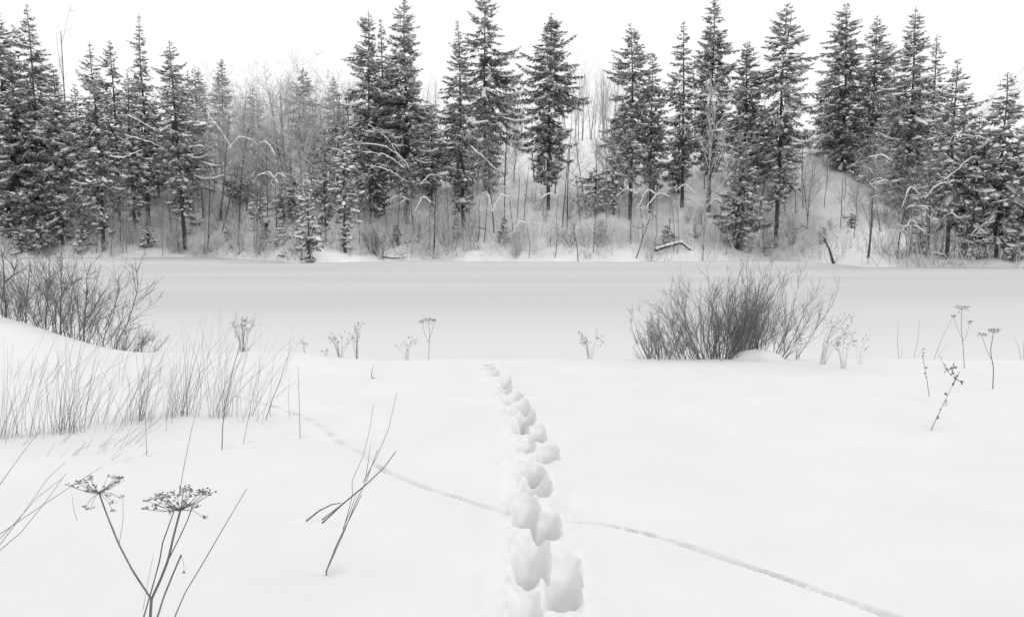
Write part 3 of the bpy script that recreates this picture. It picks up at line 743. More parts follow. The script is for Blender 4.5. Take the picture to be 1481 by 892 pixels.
# bent saplings carrying a line of snow: polyline of the snowy bough in photograph pixels, row of the foot
BENT = [
 ([(1338, 288), (1350, 271), (1366, 264), (1386, 261)], 345, 'snow covered bough bending right before the white leaning birch'),
 ([(1365, 262), (1384, 246), (1404, 227)], 350, 'snow covered bough rising right beside the white leaning birch'),
 ([(1255, 229), (1275, 222), (1291, 233)], 300, 'white arched bough above the end of the open slope'),
 ([(1225, 243), (1242, 234), (1256, 232)], 290, 'white bough lying over the upper edge of the open slope'),
 ([(1258, 268), (1272, 262), (1286, 262)], 305, 'low white arched bough at the foot of the dark gully spruces'),
 ([(1176, 204), (1188, 194), (1207, 201)], 262, 'white arched bough at the very head of the open slope'),
 ([(1413, 342), (1421, 324), (1440, 320)], 372, 'hooked snowy sapling near the right shore'),
 ([(1432, 296), (1458, 287), (1481, 300)], 368, 'snowy arched bough cut by the right edge'),
 ([(1376, 194), (1408, 197), (1434, 202)], 330, 'long level snow bough right of the white leaning birch'),
 ([(522, 208), (556, 211), (582, 228), (592, 245)], 330, 'uppermost bent white sapling before the centre pair'),
 ([(524, 220), (558, 224), (586, 244)], 332, 'middle bent white sapling before the centre pair'),
 ([(534, 240), (563, 246), (586, 262)], 338, 'lowest bent white sapling before the centre pair'),
 ([(532, 180), (560, 200), (588, 244)], 325, 'steeply drooping white sapling before the centre pair'),
 ([(560, 291), (574, 283), (592, 290)], 348, 'small hooked white sapling below the centre pair'),
 ([(184, 166), (206, 178), (226, 189)], 340, 'upper drooping white bough between left spruces'),
 ([(180, 196), (205, 202), (232, 212)], 342, 'lower drooping white bough between left spruces'),
 ([(158, 226), (176, 229), (206, 217)], 345, 'curved white bough sagging beneath the hazy dark spruce'),
 ([(119, 217), (133, 192), (140, 184)], 348, 'upright white bough on the leaning snow laden spruce'),
 ([(300, 165), (320, 190), (335, 215)], 330, 'long snowy sapling drooping over the left brush'),
 ([(680, 212), (700, 228), (722, 250)], 335, 'white sapling drooping right of the dark heavy based spruce'),
]
for k in range(22):
    x, y = [(U(300, 500), U(170, 300)), (U(600, 900), U(240, 330)), (U(900, 1160), U(240, 320)), (U(1300, 1481), U(250, 340))][k % 4]
    dx = U(18, 42) * (1 if U(0, 1) < .5 else -1)
    BENT.append(([(x, y), (x + dx * .5, y - U(2, 14)), (x + dx, y + U(0, 22))], min(372, y + U(60, 95)), 'thin snow lined sapling arching over the brush ' + ['of the left clearing', 'below the skyline gap', 'right of the skyline gap', 'below the right hand spruces'][k % 4]))
for pl, foot, lab in BENT:
    x0 = pl[0][0] + U(-6, 6)
    if x0 > 1230 or x0 < 400: foot = 366 + (6 if x0 > 1230 else 0)
    g = on_hill(x0, foot); Y = g[1]
    P3 = [at(x, y, Y - 1.6 - .5 * k) for k, (x, y) in enumerate(pl)]
    root = thing('bent_sapling', lab, 'sapling', g, 'bent snow covered saplings')
    loc = [q - g for q in P3]
    sm = dense(np.array(loc), .22)
    for _ in range(3):
        if len(sm) > 4: sm[1:-1] = .25 * sm[:-2] + .5 * sm[1:-1] + .25 * sm[2:]
    sm[1:-1] += rng.normal(0, .03, sm[1:-1].shape)
    stem_ = np.array([[0, 0, -.3], loc[0] * np.array([.12, .15, .3]) + [.15, 0, 0], loc[0] * np.array([.35, .4, .72])])
    A = MB(); allp = dense(np.vstack([stem_, sm]), .3)
    A.tube(allp, np.linspace(.042, .014, len(allp)), 5)
    B = MB()
    w = .058 * (1 + .5 * rng.uniform(-1, 1, len(sm))) * np.linspace(1.1, .6, len(sm)); w[0] *= .4; w[-1] *= .4
    B.tube(sm + np.array([0, 0, .05]), w, 6, cap=True)
    for k in range(16):
        i = rng.integers(len(allp) // 3, len(allp)); d = np.array([U(-.9, .9), U(-.5, .3), U(-.6, .5)]); q3 = np.array([allp[i], allp[i] + d * .5 + [0, 0, .06], allp[i] + d])
        A.tube(q3, [.016, .011, .006], 3)
        if k % 2: B.tube(q3 + np.array([0, 0, .025]), [.015, .032, .012], 4)
    A.build('stem', M_TWIG, root)
    B.build('snow_load', M_PAD, root)['kind'] = 'stuff'

# fallen wood and brush heaps at the far shore
def log(label, pts_px, foot, r, snowy=True, twigs=10, name='fallen_log'):
    Y = on_hill(pts_px[0][0], foot)[1] if foot else None
    g = at(pts_px[0][0], pts_px[0][1], Y)
    root = thing(name, label, 'log', g, None)
    P3 = dense(np.array([at(x, y, Y + .35 * k) - g for k, (x, y) in enumerate(pts_px)]), .25)
    A = MB(); A.tube(P3, r * np.linspace(1, .5, len(P3)), 7, cap=True)
    for k in range(twigs):
        i = rng.integers(0, len(P3)); d = np.array([U(-.8, .8), U(-.5, .5), U(-.1, .9)]); A.tube([P3[i], P3[i] + d * .5 + [0, 0, .1], P3[i] + d], [.03, .02, .01], 3)
    A.build('stem', M_BARK, root)
    if snowy:
        B = MB(); B.tube(P3 + np.array([0, 0, r * .9]), r * 1.05 * (1 + .3 * rng.uniform(-1, 1, len(P3))) * np.linspace(1, .6, len(P3)), 6, cap=True); B.build('snow_load', M_PAD, root)
    return root
log('arching snow topped fallen log at the shore left of the willow bush', [(948, 362), (965, 356), (985, 351), (1003, 365)], 371, .16)
log('dark broken stump log with snow cap on the river ice at right', [(1190, 387), (1200, 386), (1213, 386)], 385, .22)
log('leaning broken limb standing over the dark stump log', [(1206, 383), (1200, 362), (1192, 345)], 384, .13, False, 6, 'broken_limb')
log('long fallen log under the small shore spruce', [(402, 369), (425, 372), (450, 379)], 379, .12)
log('lower fallen log on the ice edge under the small shore spruce', [(415, 380), (435, 380), (455, 378)], 379, .10)
log('short dark log on the shore under the stout bare trunk', [(625, 377), (637, 378), (650, 377)], 376, .10)
log('tilted forked limb poking from the right shore', [(1350, 366), (1366, 370), (1376, 386)], 380, .09, True, 12, 'broken_limb')
log('thin log half sunk in snow on the centre shore', [(552, 371), (568, 373), (588, 372)], 374, .08)
for k, (px, py) in enumerate([(705, 332), (760, 322), (815, 300), (860, 352), (930, 330), (985, 342), (1170, 330), (1212, 345), (1240, 318), (585, 352), (480, 358), (335, 330), (250, 350), (1100, 360), (1410, 376), (1320, 362)]):
    dx = U(14, 34) * (1 if k % 2 else -1)
    log('fallen limb half buried in the snow of the far slope', [(px, py), (px + dx * .5, py - U(0, 7)), (px + dx, py + U(-3, 5))], py, U(.06, .11), True, 7, 'fallen_limb')['group'] = 'fallen limbs on the far slope'
for px, py, lab, sc in [(300, 368, 'dark heap of fallen brush on the left shore, its left end', .9), (330, 364, 'dark heap of fallen brush on the left shore, its middle', .9), (355, 362, 'dark heap of fallen brush on the left shore, its right end', .8),
                        (940, 378, 'brush heap overhanging the ice beside the arching log', .8), (850, 374, 'dark brush clump at the centre shore', .8), (690, 362, 'dark brush clump right of the stout bare trunk', .7),
                        (1355, 374, 'brush clump at the right shore by the forked limb', .9), (1300, 374, 'brushy growth at the foot of the dark right bare tree', .9)]:
    g = on_hill(px, py); o = link('brush_heap', SH[rng.integers(4)], None, g); o.scale = (sc * 1.3, sc, sc * .55); o.rotation_euler = (0, 0, U(0, 6)); tag(o, lab, 'brush heap')

# ------------------------------------------------------------------ near bank: willow bushes
def bush(name, label, base, H, spread_x, nst, seed, twig_n=7, r=.007, skew=0.0, base_w=.45, group=None, upright=.0, lift=0.1):
    rg = np.random.default_rng(seed)
    root = thing(name, label, 'bush', base, group)
    TW = MB()
    for k in range(nst):
        s = rg.uniform(-1, 1) * rg.uniform(.3, 1) ** .5; az = rg.normal(0, .55)
        d0 = np.array([(s * spread_x * 1.25 + skew + rg.normal(0, .16)), az * .5, 1.0]); d0 /= np.linalg.norm(d0)
        p = np.array([s * base_w * rg.uniform(.3, 1), rg.uniform(-.45, .3), 0]); p[2] = float(bank_h(base[0] + p[0], base[1] + p[1])) - base[2] - lift
        L = H * rg.uniform(.6, 1.04) * (1.0 - .10 * abs(s))
        n_ = 8; pts = [p]; d = d0
        for q in range(n_ - 1):
            d = d + rg.normal(0, .12, 3) + np.array([0, 0, .045 + upright]); d /= np.linalg.norm(d); p = p + d * L / (n_ - 1); pts.append(p)
        pts = np.array(pts); rr = r * rg.uniform(.7, 1.35)
        T = MB(); T.tube(pts, rr * np.linspace(1, .3, n_), 5); T.build('stem', M_WILLOW, root)
        for q in range(twig_n):
            f = rg.uniform(.22, .98) * (n_ - 1); i = int(f); pp = pts[i] + (pts[i + 1] - pts[i]) * (f - i)
            t = unit(pts[i + 1] - pts[i]); dd = unit(rot_dir(t, math.radians(rg.uniform(15, 50)), rg) + np.array([0, 0, .25]))
            l = rg.uniform(.16, .42) * H * (1 - .55 * f / (n_ - 1))
            m1 = pp + dd * l * .5 + rg.normal(0, .015, 3); e1 = pp + dd * l + np.array([0, 0, .05 * l]) + rg.normal(0, .02, 3)
            TW.tube([pp, m1, e1], np.array([.45, .34, .18]) * r, 3)
            for z in range(2):
                a = m1 if z else pp + dd * l * .3
                d2 = unit(rot_dir(dd, math.radians(rg.uniform(20, 50)), rg) + np.array([0, 0, .2])); l2 = l * rg.uniform(.3, .6)
                TW.tube([a, a + d2 * l2 * .5 + rg.normal(0, .01, 3), a + d2 * l2], np.array([.32, .25, .15]) * r, 3)
    t = TW.build('twigs', M_WILLOW, root); t['kind'] = 'stuff'
    return root

def edge_pt(px, back=.25, sink=0.0):
    X = at(px, 517, 10.5)[0]; Y = float(edge_y(X)) + back; X = at(px, 517, Y)[0]
    return np.array([X, Y, float(bank_h(X, Y)) - sink])
bush('willow_bush', 'large dense leafless willow bush on the right bank edge', edge_pt(1036, .45), 1.50, .72, 84, 1, twig_n=12, r=.0046, base_w=.62)
bush('willow_bush', 'fan shaped leafless willow bush leaning right behind the snow mound', edge_pt(1094, .5), 1.48, .36, 42, 2, twig_n=12, r=.0048, skew=.2, base_w=.42)
bush('willow_bush', 'low scrubby willow bush at the left foot of the large willow', edge_pt(955, .3), .86, .55, 34, 3, twig_n=7, r=.005, base_w=.22)
bush('willow_bush', 'low tangle of willow shoots at the foot of the large willow', edge_pt(1010, .25), .55, .9, 36, 4, twig_n=6, r=.005, base_w=.7)

# snow mound over a stump in front of the bush
g = edge_pt(1097, -.05)
mb = MB(); seg, rings = 40, 14
ph = np.linspace(0, math.pi / 2, rings); th = np.arange(seg) * 2 * math.pi / seg
v = []
for q in ph:
    for t in th:
        k = 1 + .10 * float(vnoise(np.array([math.cos(t) * 1.7 + 5]), np.array([math.sin(t) * 1.7 + q]), 9)[0])
        v.append([.34 * math.sin(q) ** .9 * math.cos(t) * k, .26 * math.sin(q) ** .9 * math.sin(t) * k, .155 * math.cos(q) * k - .03])
i = np.arange(rings - 1)[:, None] * seg; j = np.arange(seg)[None]; k2 = (j + 1) % seg
mb.add(v, np.stack([i + j, i + seg + j, i + seg + k2, i + k2], -1).reshape(-1, 4))
tag(mb.build('snow_mound', M_SNOW, None, loc=g), 'rounded snow mound in front of the large willow bush', 'snow mound')

# left thicket behind the drift
def sapling(px, py, tops, label, r=.014, back=.5, twigs=26, seed=0, name='willow_sapling'):
    """tops: list of polylines in photograph pixels from the foot upward"""
    rg = np.random.default_rng(seed + int(px * 7)); Y = 10.45 + back
    g = at(px, py, Y); z0 = float(bank_h(g[0], g[1]))
    root = thing(name, label, 'sapling', (g[0], Y, z0), 'willow saplings in the left thicket')
    o = np.array([g[0], Y, z0]); TW = MB()
    for a, pl in enumerate(tops):
        dy = rg.normal(0, .12)
        pts = np.array([at(x, y, Y + dy * k / len(pl)) - o for k, (x, y) in enumerate(pl)])
        if a == 0: pts = np.vstack([[0, 0, -.1], pts])
        pts = dense(pts, .09); pts[1:-1] += rg.normal(0, .005, pts[1:-1].shape)
        T = MB(); T.tube(pts, r * (1 if a == 0 else .75) * np.linspace(1, .3, len(pts)), 6); T.build('stem', M_WILLOW, root)
        for q in range(int(twigs * len(pts) / 14)):
            i = rg.integers(1, len(pts) - 1); t = unit(pts[i + 1] - pts[i - 1])
            dd = unit(rot_dir(t, math.radians(rg.uniform(20, 60)), rg) + np.array([.15, 0, .15])); l = rg.uniform(.15, .5)
            m1 = pts[i] + dd * l * .5 + rg.normal(0, .015, 3); e1 = pts[i] + dd * l + rg.normal(0, .03, 3)
            TW.tube([pts[i], m1, e1], [.0034, .0026, .0014], 3)
            for z in range(2):
                d2 = unit(rot_dir(dd, math.radians(rg.uniform(20, 60)), rg)); l2 = l * rg.uniform(.3, .6); TW.tube([m1, m1 + d2 * l2 * .5, m1 + d2 * l2], [.0026, .0018, .0011], 3)
    t = TW.build('twigs', M_WILLOW, root); t['kind'] = 'stuff'
sapling(8, 470, [[(8, 440), (6, 408), (4, 380), (2, 360)], [(7, 408), (24, 394), (14, 378), (2, 364)]], 'willow sapling with a crooked side limb at the left picture edge', .017, .5)
sapling(36, 482, [[(37, 455), (40, 425), (42, 395)], [(30, 475), (40, 440), (24, 400)]], 'thin double stemmed willow sapling second from the left edge', .008)
sapling(66, 492, [[(66, 465), (69, 432), (50, 408), (43, 385)], [(69, 432), (72, 405), (70, 380)]], 'forked willow sapling above the sloping drift edge', .011)
sapling(88, 499, [[(88, 460), (88, 430), (89, 395), (90, 372)], [(88, 430), (98, 412), (118, 402)]], 'straight willow sapling in the middle of the left thicket', .013)
sapling(120, 505, [[(122, 470), (126, 425), (125, 400), (132, 378)], [(123, 462), (140, 440), (146, 425)]], 'willow sapling swaying right in the left thicket', .013)
sapling(146, 509, [[(150, 490), (164, 455), (171, 420), (172, 395)]], 'right leaning slim willow sapling of the left thicket', .010)
sapling(165, 510, [[(170, 494), (185, 466), (196, 432), (200, 408), (196, 385)]], 'outermost bow shaped willow sapling of the left thicket', .010)
bush('willow_bush', 'fine twiggy willow bush filling the left thicket', np.array([at(105, 500, 11.0)[0], 11.0, float(bank_h(at(105, 500, 11.0)[0], 11.0))]), 1.35, .5, 55, 6, twig_n=8, r=.0048, base_w=.55, skew=.1)
bush('willow_bush', 'low twiggy willow bush trailing right of the left thicket', np.array([at(185, 510, 10.9)[0], 10.9, float(bank_h(at(185, 510, 10.9)[0], 10.9))]), .62, .8, 30, 8, twig_n=8, r=.004, base_w=.3, skew=.25)
bush('willow_bush', 'thin willow bush at the left picture edge', np.array([at(35, 480, 11.0)[0], 11.0, float(bank_h(at(35, 480, 11.0)[0], 11.0))]), 1.0, .5, 30, 9, twig_n=8, r=.0045, base_w=.4)

# ------------------------------------------------------------------ near bank: dry weeds and grass
def weed(name, label, cat, base_px, lines, r, group=None, seeds=0, leaves=0, mtl=None, seed=1, lean_y=0.15, Y=None):
    """lines: polylines in photograph pixels; the first starts at the foot"""
    rg = np.random.default_rng(seed + int(base_px[0] * 3 + base_px[1]))
    g = on_bank(*base_px) if Y is None else at(base_px[0], base_px[1], Y)
    Y0 = g[1]; root = thing(name, label, cat, g, group)
    for a, ln in enumerate(lines):
        rad = r if not isinstance(r, (list, tuple)) else r[min(a, len(r) - 1)]
        ky = rg.normal(0, lean_y)
        pts = np.array([at(x, y, Y0 + ky * k / max(1, len(ln) - 1) * (.5 if a == 0 else 1)) - g for k, (x, y) in enumerate(ln)])
        if a == 0: pts = np.vstack([[pts[0][0], pts[0][1], pts[0][2] - .06], pts])
        pts = dense(pts, .02 if Y0 < 5 else .05)
        T = MB(); T.tube(pts, rad * np.linspace(1, .45, len(pts)), 5, cap=True); T.build('stem', mtl or M_STEM, root)
        if leaves:
            for q in range(leaves):
                i = rg.integers(len(pts) // 3, len(pts)); b = MB()
                d = unit(rg.normal(0, 1, 3)); l = rg.uniform(.02, .045); s = unit(np.cross(d, rg.normal(0, 1, 3)))
                b.add([pts[i], pts[i] + d * l * .5 + s * l * .3, pts[i] + d * l + [0, 0, -.01], pts[i] + d * l * .5 - s * l * .3], [[0, 1, 2, 3]])
                b.build('leaf', M_SEED, root)
        if seeds:
            b = MB()
            for q in range(seeds):
                i = rg.integers(len(pts) // 2, len(pts)); b.blob(pts[i] + rg.normal(0, .012, 3), rg.uniform(.005, .011), 5, 3)
            b.build('seed_heads', M_SEED, root)
    return root

def umbel(root, c, R, nray, seed, up=.5, ray_r=.0016, droop=0, per=7, sr=.006, squash=1.0, axis=np.array([0, 0, 1.0])):
    rg = np.random.default_rng(seed); A = MB()
    um = None; tips = []
    for k in range(nray):
        az = k * 2.39996 + rg.normal(0, .15); f = math.sqrt((k + .5) / nray)
        h = up * R * (1.15 - .55 * f) * rg.uniform(.8, 1.2)
        if k < droop: h = -R * rg.uniform(.1, .7); f = rg.uniform(.5, .95)
        tip = c + np.array([math.cos(az) * R * f * rg.uniform(.9, 1.1), math.sin(az) * R * f * squash, h])
        mid = c + (tip - c) * .55 + np.array([0, 0, -.06 * R if k >= droop else .12 * R])
        q = np.array([c, c + (mid - c) * .5, mid, tip]); A.tube(q, ray_r * np.array([1.2, 1, .9, .7]), 4); tips.append(tip)
    um = A.build('umbel', M_STEM, root)
    for tip in tips:
        b = MB()
        for q in range(per):
            e = tip + rg.normal(0, 1, 3) * np.array([.011, .011, .005]) * (sr / .006) + np.array([0, 0, .006])
            b.tube([tip, e], [.0007, .0006], 3); b.blob(e, np.array([1, 1, .7]) * sr * rg.uniform(.6, 1.15), 5, 3, .15, rg)
        b.build('seed_cluster', M_SEED, um)

# the two headed hogweed at lower left
Y0 = 3.12; g = at(213, 960, Y0); g[2] = float(bank_h(g[0], g[1]))
hog = thing('hogweed', 'large dry hogweed with two flat seed umbels at lower left', 'plant', g)
def hp(x, y, dy=0.0): return at(x, y, Y0 + dy) - g
def hstem(lst, r0, r1):
    pts = dense(np.array(lst), .03); T = MB(); T.tube(pts, .72 * np.linspace(r0, r1, len(pts)), 8, cap=True); T.build('stem', M_STEM, hog)
hstem([np.array([0, 0, -.05]), hp(216, 915), hp(219, 866)], .0088, .0078)
hstem([hp(219, 866), hp(192, 825, .02), hp(172, 787, .05), hp(155, 745, .08), hp(143, 712, .10)], .0058, .0042)
hstem([hp(219, 866), hp(232, 838, -.01), hp(243, 810, -.02), hp(251, 775, -.04), (hp(261, 737, -.05))], .0072, .0055)
hstem([hp(244, 808, -.02), hp(258, 780, -.04), hp(270, 755, -.06), hp(278, 733, -.07)], .0036, .0028)
hstem([hp(204, 905, .05), hp(220, 850, .05), hp(231, 810, .06), hp(235, 785, .06), hp(252, 738, .05)], .0046, .003)
hstem([hp(222, 910, -.04), hp(237, 862, -.05), hp(250, 830, -.06), hp(262, 802, -.06)], .0055, .0042)
hstem([hp(172, 787, .05), hp(178, 755, .07), hp(178, 725, .09), hp(176, 714, .1)], .0016, .0010)
hstem([hp(262, 802, -.06), hp(266, 815, -.07), hp(266, 826, -.07)], .0012, .0008)
hstem([hp(112, 752, .1), hp(106, 735, .1), hp(104, 714, .1)], .0013, .0009)
hstem([hp(207, 880, .1), hp(215, 835, .1), hp(222, 800, .1)], .0014, .0008)
umbel(hog, hp(143, 712, .10), .105, 26, 5, up=.55, droop=7, per=5, sr=.0042, ray_r=.0012)
umbel(hog, hp(261, 737, -.05), .125, 34, 6, up=.48, droop=2, per=6, sr=.0050, ray_r=.0012)
b = MB(); b.blob(hp(266, 827, -.07), .0055, 6, 4); b.build('seed_cluster', M_SEED, hog)

# single stalks in the foreground
weed('dry_stalk', 'tall thin dry stem rising behind the right hogweed umbel', 'stalk', (259, 715), [[(259, 715), (266, 675), (276, 625), (288, 580)]], .0024)
weed('dry_stalk', 'bare dry stalk leaning right of the big hogweed, cut by the bottom edge', 'stalk', (250, 893), [[(252, 893), (268, 856), (290, 820), (325, 760), (357, 706)]], [.003], Y=3.3)
weed('broken_stalks', 'crossed and snapped dark stems standing left of the boot prints', 'stalk', (472, 826),
     [[(472, 826), (488, 785), (508, 745), (523, 715)], [(472, 826), (497, 770), (515, 725), (530, 695), (546, 650)],
      [(466, 756), (495, 729), (530, 700), (556, 675), (573, 652)], [(443, 753), (462, 738), (480, 729), (493, 727)], [(466, 751), (480, 740), (494, 729)],
      [(498, 760), (510, 716), (509, 695), (525, 660), (535, 620), (540, 585)], [(525, 698), (545, 660), (562, 620), (574, 568)], [(528, 695), (533, 665), (536, 640)], [(496, 765), (508, 735), (516, 712)]],
     [.0042, .0030, .0045, .0048, .0036, .0017, .0019, .0018, .0024])
weed('dry_stalk', 'lone upright stem right of the grass row', 'stalk', (434, 633), [[(434, 633), (433, 590), (431, 530)]], .0030)
weed('dry_stalk', 'lone straight stem in the middle of the grass row front', 'stalk', (212, 656), [[(212, 656), (211, 620), (210, 590)]], .0026)
weed('dry_stalk', 'longest dark stem of the grass row, standing forward of it', 'stalk', (321, 648), [[(321, 648), (322, 615), (328, 575), (338, 530), (352, 480)]], .0042)
weed('dry_stalk', 'tilted stem at the right end of the grass row', 'stalk', (384, 608), [[(384, 608), (393, 580), (405, 550), (415, 520), (422, 500)], [(398, 575), (415, 560), (430, 550)]], [.0035, .0018])
weed('dry_stalk', 'thin stem leaning right between the grass row and lone upright stem', 'stalk', (352, 640), [[(352, 640), (358, 610), (366, 570), (378, 515)]], .0020)
weed('twig', 'tiny hooked twig poking from the snow beyond the crossed stems', 'twig', (538, 547), [[(538, 547), (537, 540), (540, 528)], [(538, 546), (543, 547)]], .005)
for k, pl in enumerate([[(-4, 706), (20, 672), (40, 645), (60, 620)], [(-6, 795), (28, 750), (70, 690), (95, 668)], [(-6, 785), (25, 752), (55, 718), (92, 690)], [(-6, 800), (30, 770), (66, 725), (96, 684)], [(-6, 776), (50, 738), (100, 705), (146, 675)]]):
    weed('dry_stalk', ['dry stem entering from the left edge, uppermost', 'pale dry stem of the left edge bunch, steepest', 'pale dry stem of the left edge bunch, second', 'bent dry stem of the left edge bunch, lowest', 'long flat leaning dry stem of the left edge bunch'][k], 'stalk', pl[0], [pl], .0022, 'dry stems leaning in from the left edge', Y=[4.6, 4.0, 4.0, 3.9, 4.0][k], mtl=M_GRASS)

# grass row: each tuft a thing
def tuft(px, py, h_px, nb, lean, seed, label, group, w=.06, r=.0016, dark=False, Y=None, mtl=None):
    rg = np.random.default_rng(seed)
    g = on_bank(px, py) if Y is None else at(px, py, Y)
    if Y is not None: g[2] = float(bank_h(g[0], g[1]))
    H = h_px / F * g[1]; A = MB()
    for k in range(nb):
        p = np.array([rg.normal(0, w), rg.normal(0, w * .8), -.05]); L = H * rg.uniform(.3, 1.15); le = lean + rg.normal(0, .18); ly = rg.normal(0, .12)
        s = np.linspace(0, 1, 5); cv = rg.normal(.08, .12)
        pts = p + np.stack([le * L * s + cv * L * s ** 2.2, ly * L * s, L * s], 1)
        if rg.uniform() < .14: pts[3:, 2] -= L * rg.uniform(.1, .3) * np.array([.4, 1]); pts[3:, 0] += L * .12
        A.tube(pts, r * rg.uniform(.6, 1.3) * np.linspace(1, .35, 5), 3)
    return tag(A.build('grass_tuft', mtl or M_GRASS, None, loc=g), label, 'grass tuft', group)
ROW = [(5, 632, 120, 16, .18), (22, 634, 100, 8, .25), (35, 632, 135, 12, .15), (52, 630, 140, 14, .10), (72, 628, 90, 9, .3), (92, 624, 140, 22, .08), (107, 624, 130, 20, .12), (128, 612, 110, 12, .42), (150, 622, 110, 10, .3),
       (165, 618, 105, 8, .3), (182, 612, 100, 8, .25), (198, 607, 115, 24, .18), (208, 605, 120, 14, .24), (225, 608, 110, 8, .15), (240, 602, 105, 10, .2), (252, 602, 100, 18, .15), (268, 600, 125, 26, .17), (285, 598, 115, 12, .24),
       (305, 603, 110, 8, .25), (319, 602, 140, 24, .13), (335, 605, 135, 12, .2), (347, 604, 115, 10, .24), (362, 610, 120, 6, .22), (380, 606, 80, 6, .45)]
LR = {5: 'tuft at the left edge', 92: 'dense tuft left of the row middle', 107: 'second dense tuft left of the row middle', 198: 'dark knotted tuft below the left thicket tip', 268: 'fullest tuft in the row middle', 319: 'tall dark tuft behind the longest dark stem', 380: 'last sparse tuft at the right end', 128: 'strongly slanting tuft'}
for k, (px, py, h, nb, ln) in enumerate(ROW):
    lab = ('dry grass ' + LR[px] + ' of the grass row') if px in LR else 'sparse tuft of thin dry grass leaning right in the grass row'
    tuft(px, py, h * 1.12, int(nb * (1.15 if nb > 15 else .7)), ln * .85, 900 + k, lab, 'dry grass row on the left drift', mtl=M_STEM if nb > 19 else None, w=.05 if nb > 15 else .10)
for k in range(30):
    px, py = U(0, 395), U(528, 612)
    tuft(px, py, U(50, 95), int(rng.integers(2, 6)), U(.1, .45), 1000 + k, 'few thin pale grass stems on the drift behind the grass row', 'thin grass stems behind the row', w=.12, r=.0017)
for k in range(16):
    px, py = U(0, 200), U(632, 668)
    tuft(px, py, U(20, 60), int(rng.integers(2, 5)), U(.5, 1.1), 1100 + k, 'short slanting grass stems in front of the grass row', 'slanting grass stems before the row', w=.05, r=.0018)

# weeds along the bank edge
def small_umbel_plant(label, base_px, top_px, R, seed, side=None, Y=None, r=.0042):
    g = on_bank(*base_px) if Y is None else edge_pt(base_px[0], Y)
    root = thing('hogweed', label, 'plant', g, 'small hogweeds along the bank edge')
    t = at(top_px[0], top_px[1], g[1]) - g; rg = np.random.default_rng(seed)
    pts = dense(np.array([[0, 0, -.1], t * .35 + rg.normal(0, .012, 3), t * .7 + rg.normal(0, .012, 3), t]), .06)
    T = MB(); T.tube(pts, r * np.linspace(1, .6, len(pts)), 5); T.build('stem', M_STEM, root)
    umbel(root, t, R, 14, seed, up=.4, ray_r=.0014, droop=2, per=3, sr=.0062)
    for (sx, sy, rr) in side or []:
        e = at(sx, sy, g[1]) - g; m = t * .45
        T = MB(); q = dense(np.array([m, (m + e) / 2 + [0, 0, -.03], e]), .05); T.tube(q, r * .5, 4); T.build('stem', M_STEM, root); umbel(root, e, rr, 8, seed + 3, up=.4, ray_r=.0012, droop=2, per=3, sr=.0055)
small_umbel_plant('thin umbel plant on the bank edge left of the boot print trail', (620, 516), (619, 464), .07, 21, [(610, 466, .04), (628, 464, .03)], Y=.1)
small_umbel_plant('tallest thin umbel plant at right with a flat top', (1396, 531), (1391, 447), .085, 22, [(1403, 466, .03), (1379, 458, .03)])
small_umbel_plant('umbel plant with a side branch near the right edge', (1436, 561), (1437, 480), .06, 23, [(1420, 485, .05)], r=.0055)
weed('leafy_weed', 'upright weed with dark curled leaves left of the snapped right weed', 'plant', (1344, 573), [[(1344, 573), (1340, 545), (1336, 522), (1334, 505)]], .0035, leaves=12)
weed('leafy_weed', 'snapped weed with a tangle of dark leaves near the right edge', 'plant', (1347, 620), [[(1347, 620), (1358, 598), (1370, 572), (1380, 552)], [(1380, 552), (1384, 545), (1388, 538)], [(1376, 543), (1366, 530), (1360, 516)], [(1376, 543), (1380, 525)], [(1380, 548), (1391, 552)]], [.0034, .004, .0028, .0035, .003], leaves=7)
for px, tops, lab in [(1300, [(1298, 495), (1299, 465)], 'pair of thin pale stems on the edge right of the willow'), (1322, [(1326, 500), (1331, 462)], 'single pale thin stem on the edge left of the leafy weeds'), (1352, [(1362, 490), (1376, 462)], 'pale thin stem slanting right behind the leafy weeds'), (1476, [(1473, 500), (1468, 488)], 'short pale stem on the edge at far right'), (1480, [(1480, 500), (1482, 488)], 'short pale stem cut by the right picture edge')]:
    g = edge_pt(px, .05); weed('dry_stalk', lab, 'stalk', (px, 516), [[(px, 516)] + tops, [(px + 4, 516), (tops[0][0] + 7, tops[0][1] + 8)]], [.003, .002], Y=g[1], mtl=M_GRASS)

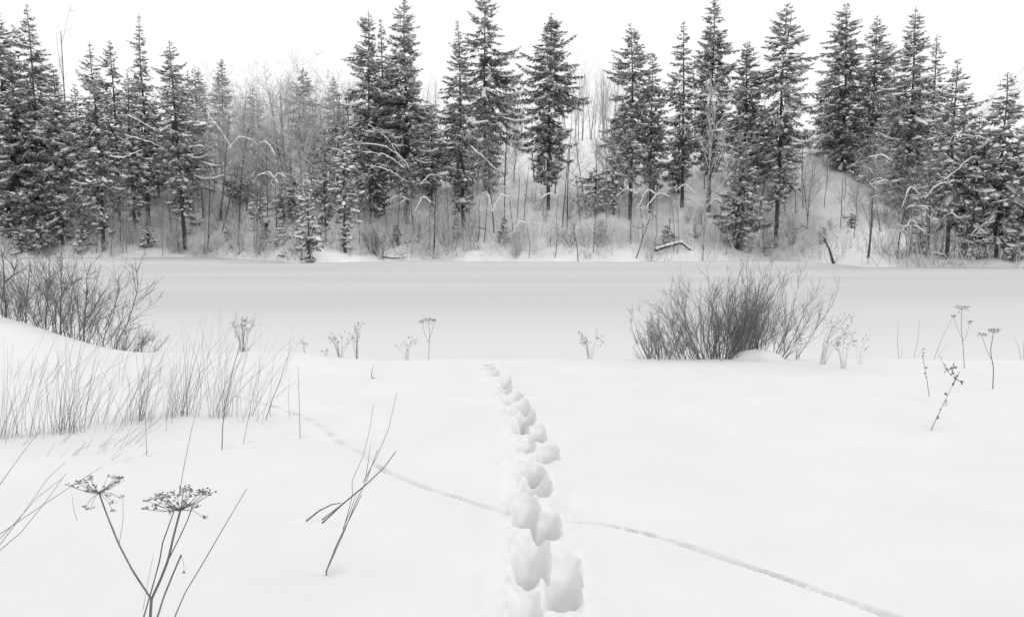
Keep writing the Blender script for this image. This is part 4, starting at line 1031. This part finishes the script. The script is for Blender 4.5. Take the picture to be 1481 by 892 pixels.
def bushy_weed(label, px, base_y, h_px, w_px, nst, seed, r=.003, leaves=30, Y=None, skew=0, tips=True):
    rg = np.random.default_rng(seed)
    g = edge_pt(px, Y) if Y is not None else on_bank(px, base_y)
    root = thing('dry_weed', label, 'plant', g, 'dry weeds along the bank edge')
    r = r * .62; Hm = h_px / F * g[1]; Wm = w_px / F * g[1] / 2; A = MB(); Lf = MB()
    for k in range(nst):
        e = np.array([rg.uniform(-1, 1) * Wm + skew * Hm, rg.normal(0, Wm * .6), Hm * rg.uniform(.55, 1.0)])
        pts = np.array([[rg.normal(0, .02), rg.normal(0, .02), -.12], e * [.3, .3, .5], e * [.75, .75, .8], e]); pts[1:] += rg.normal(0, .012, (3, 3))
        A.tube(pts, r * np.array([1, .8, .6, .4]), 4)
        for q in range(4):
            s = rg.uniform(.4, 1); p = pts[1] + (e - pts[1]) * s; d = unit(rg.normal(0, 1, 3) * [1, 1, .5] + [0, 0, .7]) * Hm * rg.uniform(.08, .2)
            A.tube([p, p + d * .5, p + d], r * np.array([.5, .4, .25]), 3)
            if q < 3 and tips:
                for z in range(max(1, leaves // nst // 2)): Lf.blob(p + d * rg.uniform(.4, 1.1) + rg.normal(0, .012, 3), np.array([1, 1, 1.5]) * rg.uniform(.003, .0068), 4, 3, .2, rg)
    A.build('stem', M_STEM, root)
    if Lf.n: Lf.build('seed_heads', M_SEED, root)['kind'] = 'stuff'
bushy_weed('dark plumed dry weed on the bank edge above the grass row', 352, 517, 58, 44, 14, 31, .0042, 70, .08)
bushy_weed('feathery dry weed on the edge, left of a close pair', 492, 516, 40, 42, 12, 32, .003, 30, .08)
bushy_weed('taller feathery dry weed on the edge, right of a close pair', 516, 515, 52, 24, 9, 33, .003, 34, .08)
bushy_weed('pale forked dry weed beside the thin umbel plant', 589, 516, 38, 34, 8, 34, .0022, 16, .08)
bushy_weed('tiny dry weed on the edge between plumed and feathery weeds', 440, 517, 20, 26, 4, 35, .003, 6, .06)
bushy_weed('small dry weed just left of the close feathery pair', 472, 517, 12, 14, 3, 39, .004, 4, .06)
bushy_weed('airy seeded weed left of the low scrubby willow', 853, 517, 40, 52, 10, 36, .0028, 40, .08)
bushy_weed('dark leafy weed standing at the right end of the fan willow', 1154, 521, 50, 16, 7, 37, .0035, 40, .0)
bushy_weed('slanting dry weed right of the fan willow', 1186, 526, 75, 30, 10, 38, .0035, 40, None, skew=.35)
bushy_weed('airy weed with dark specks right of the slanting weed', 1220, 533, 62, 44, 9, 40, .0026, 46, None)
bushy_weed('faint thin weed, rightmost of the willow side weeds', 1243, 527, 48, 28, 6, 41, .0018, 14, None)
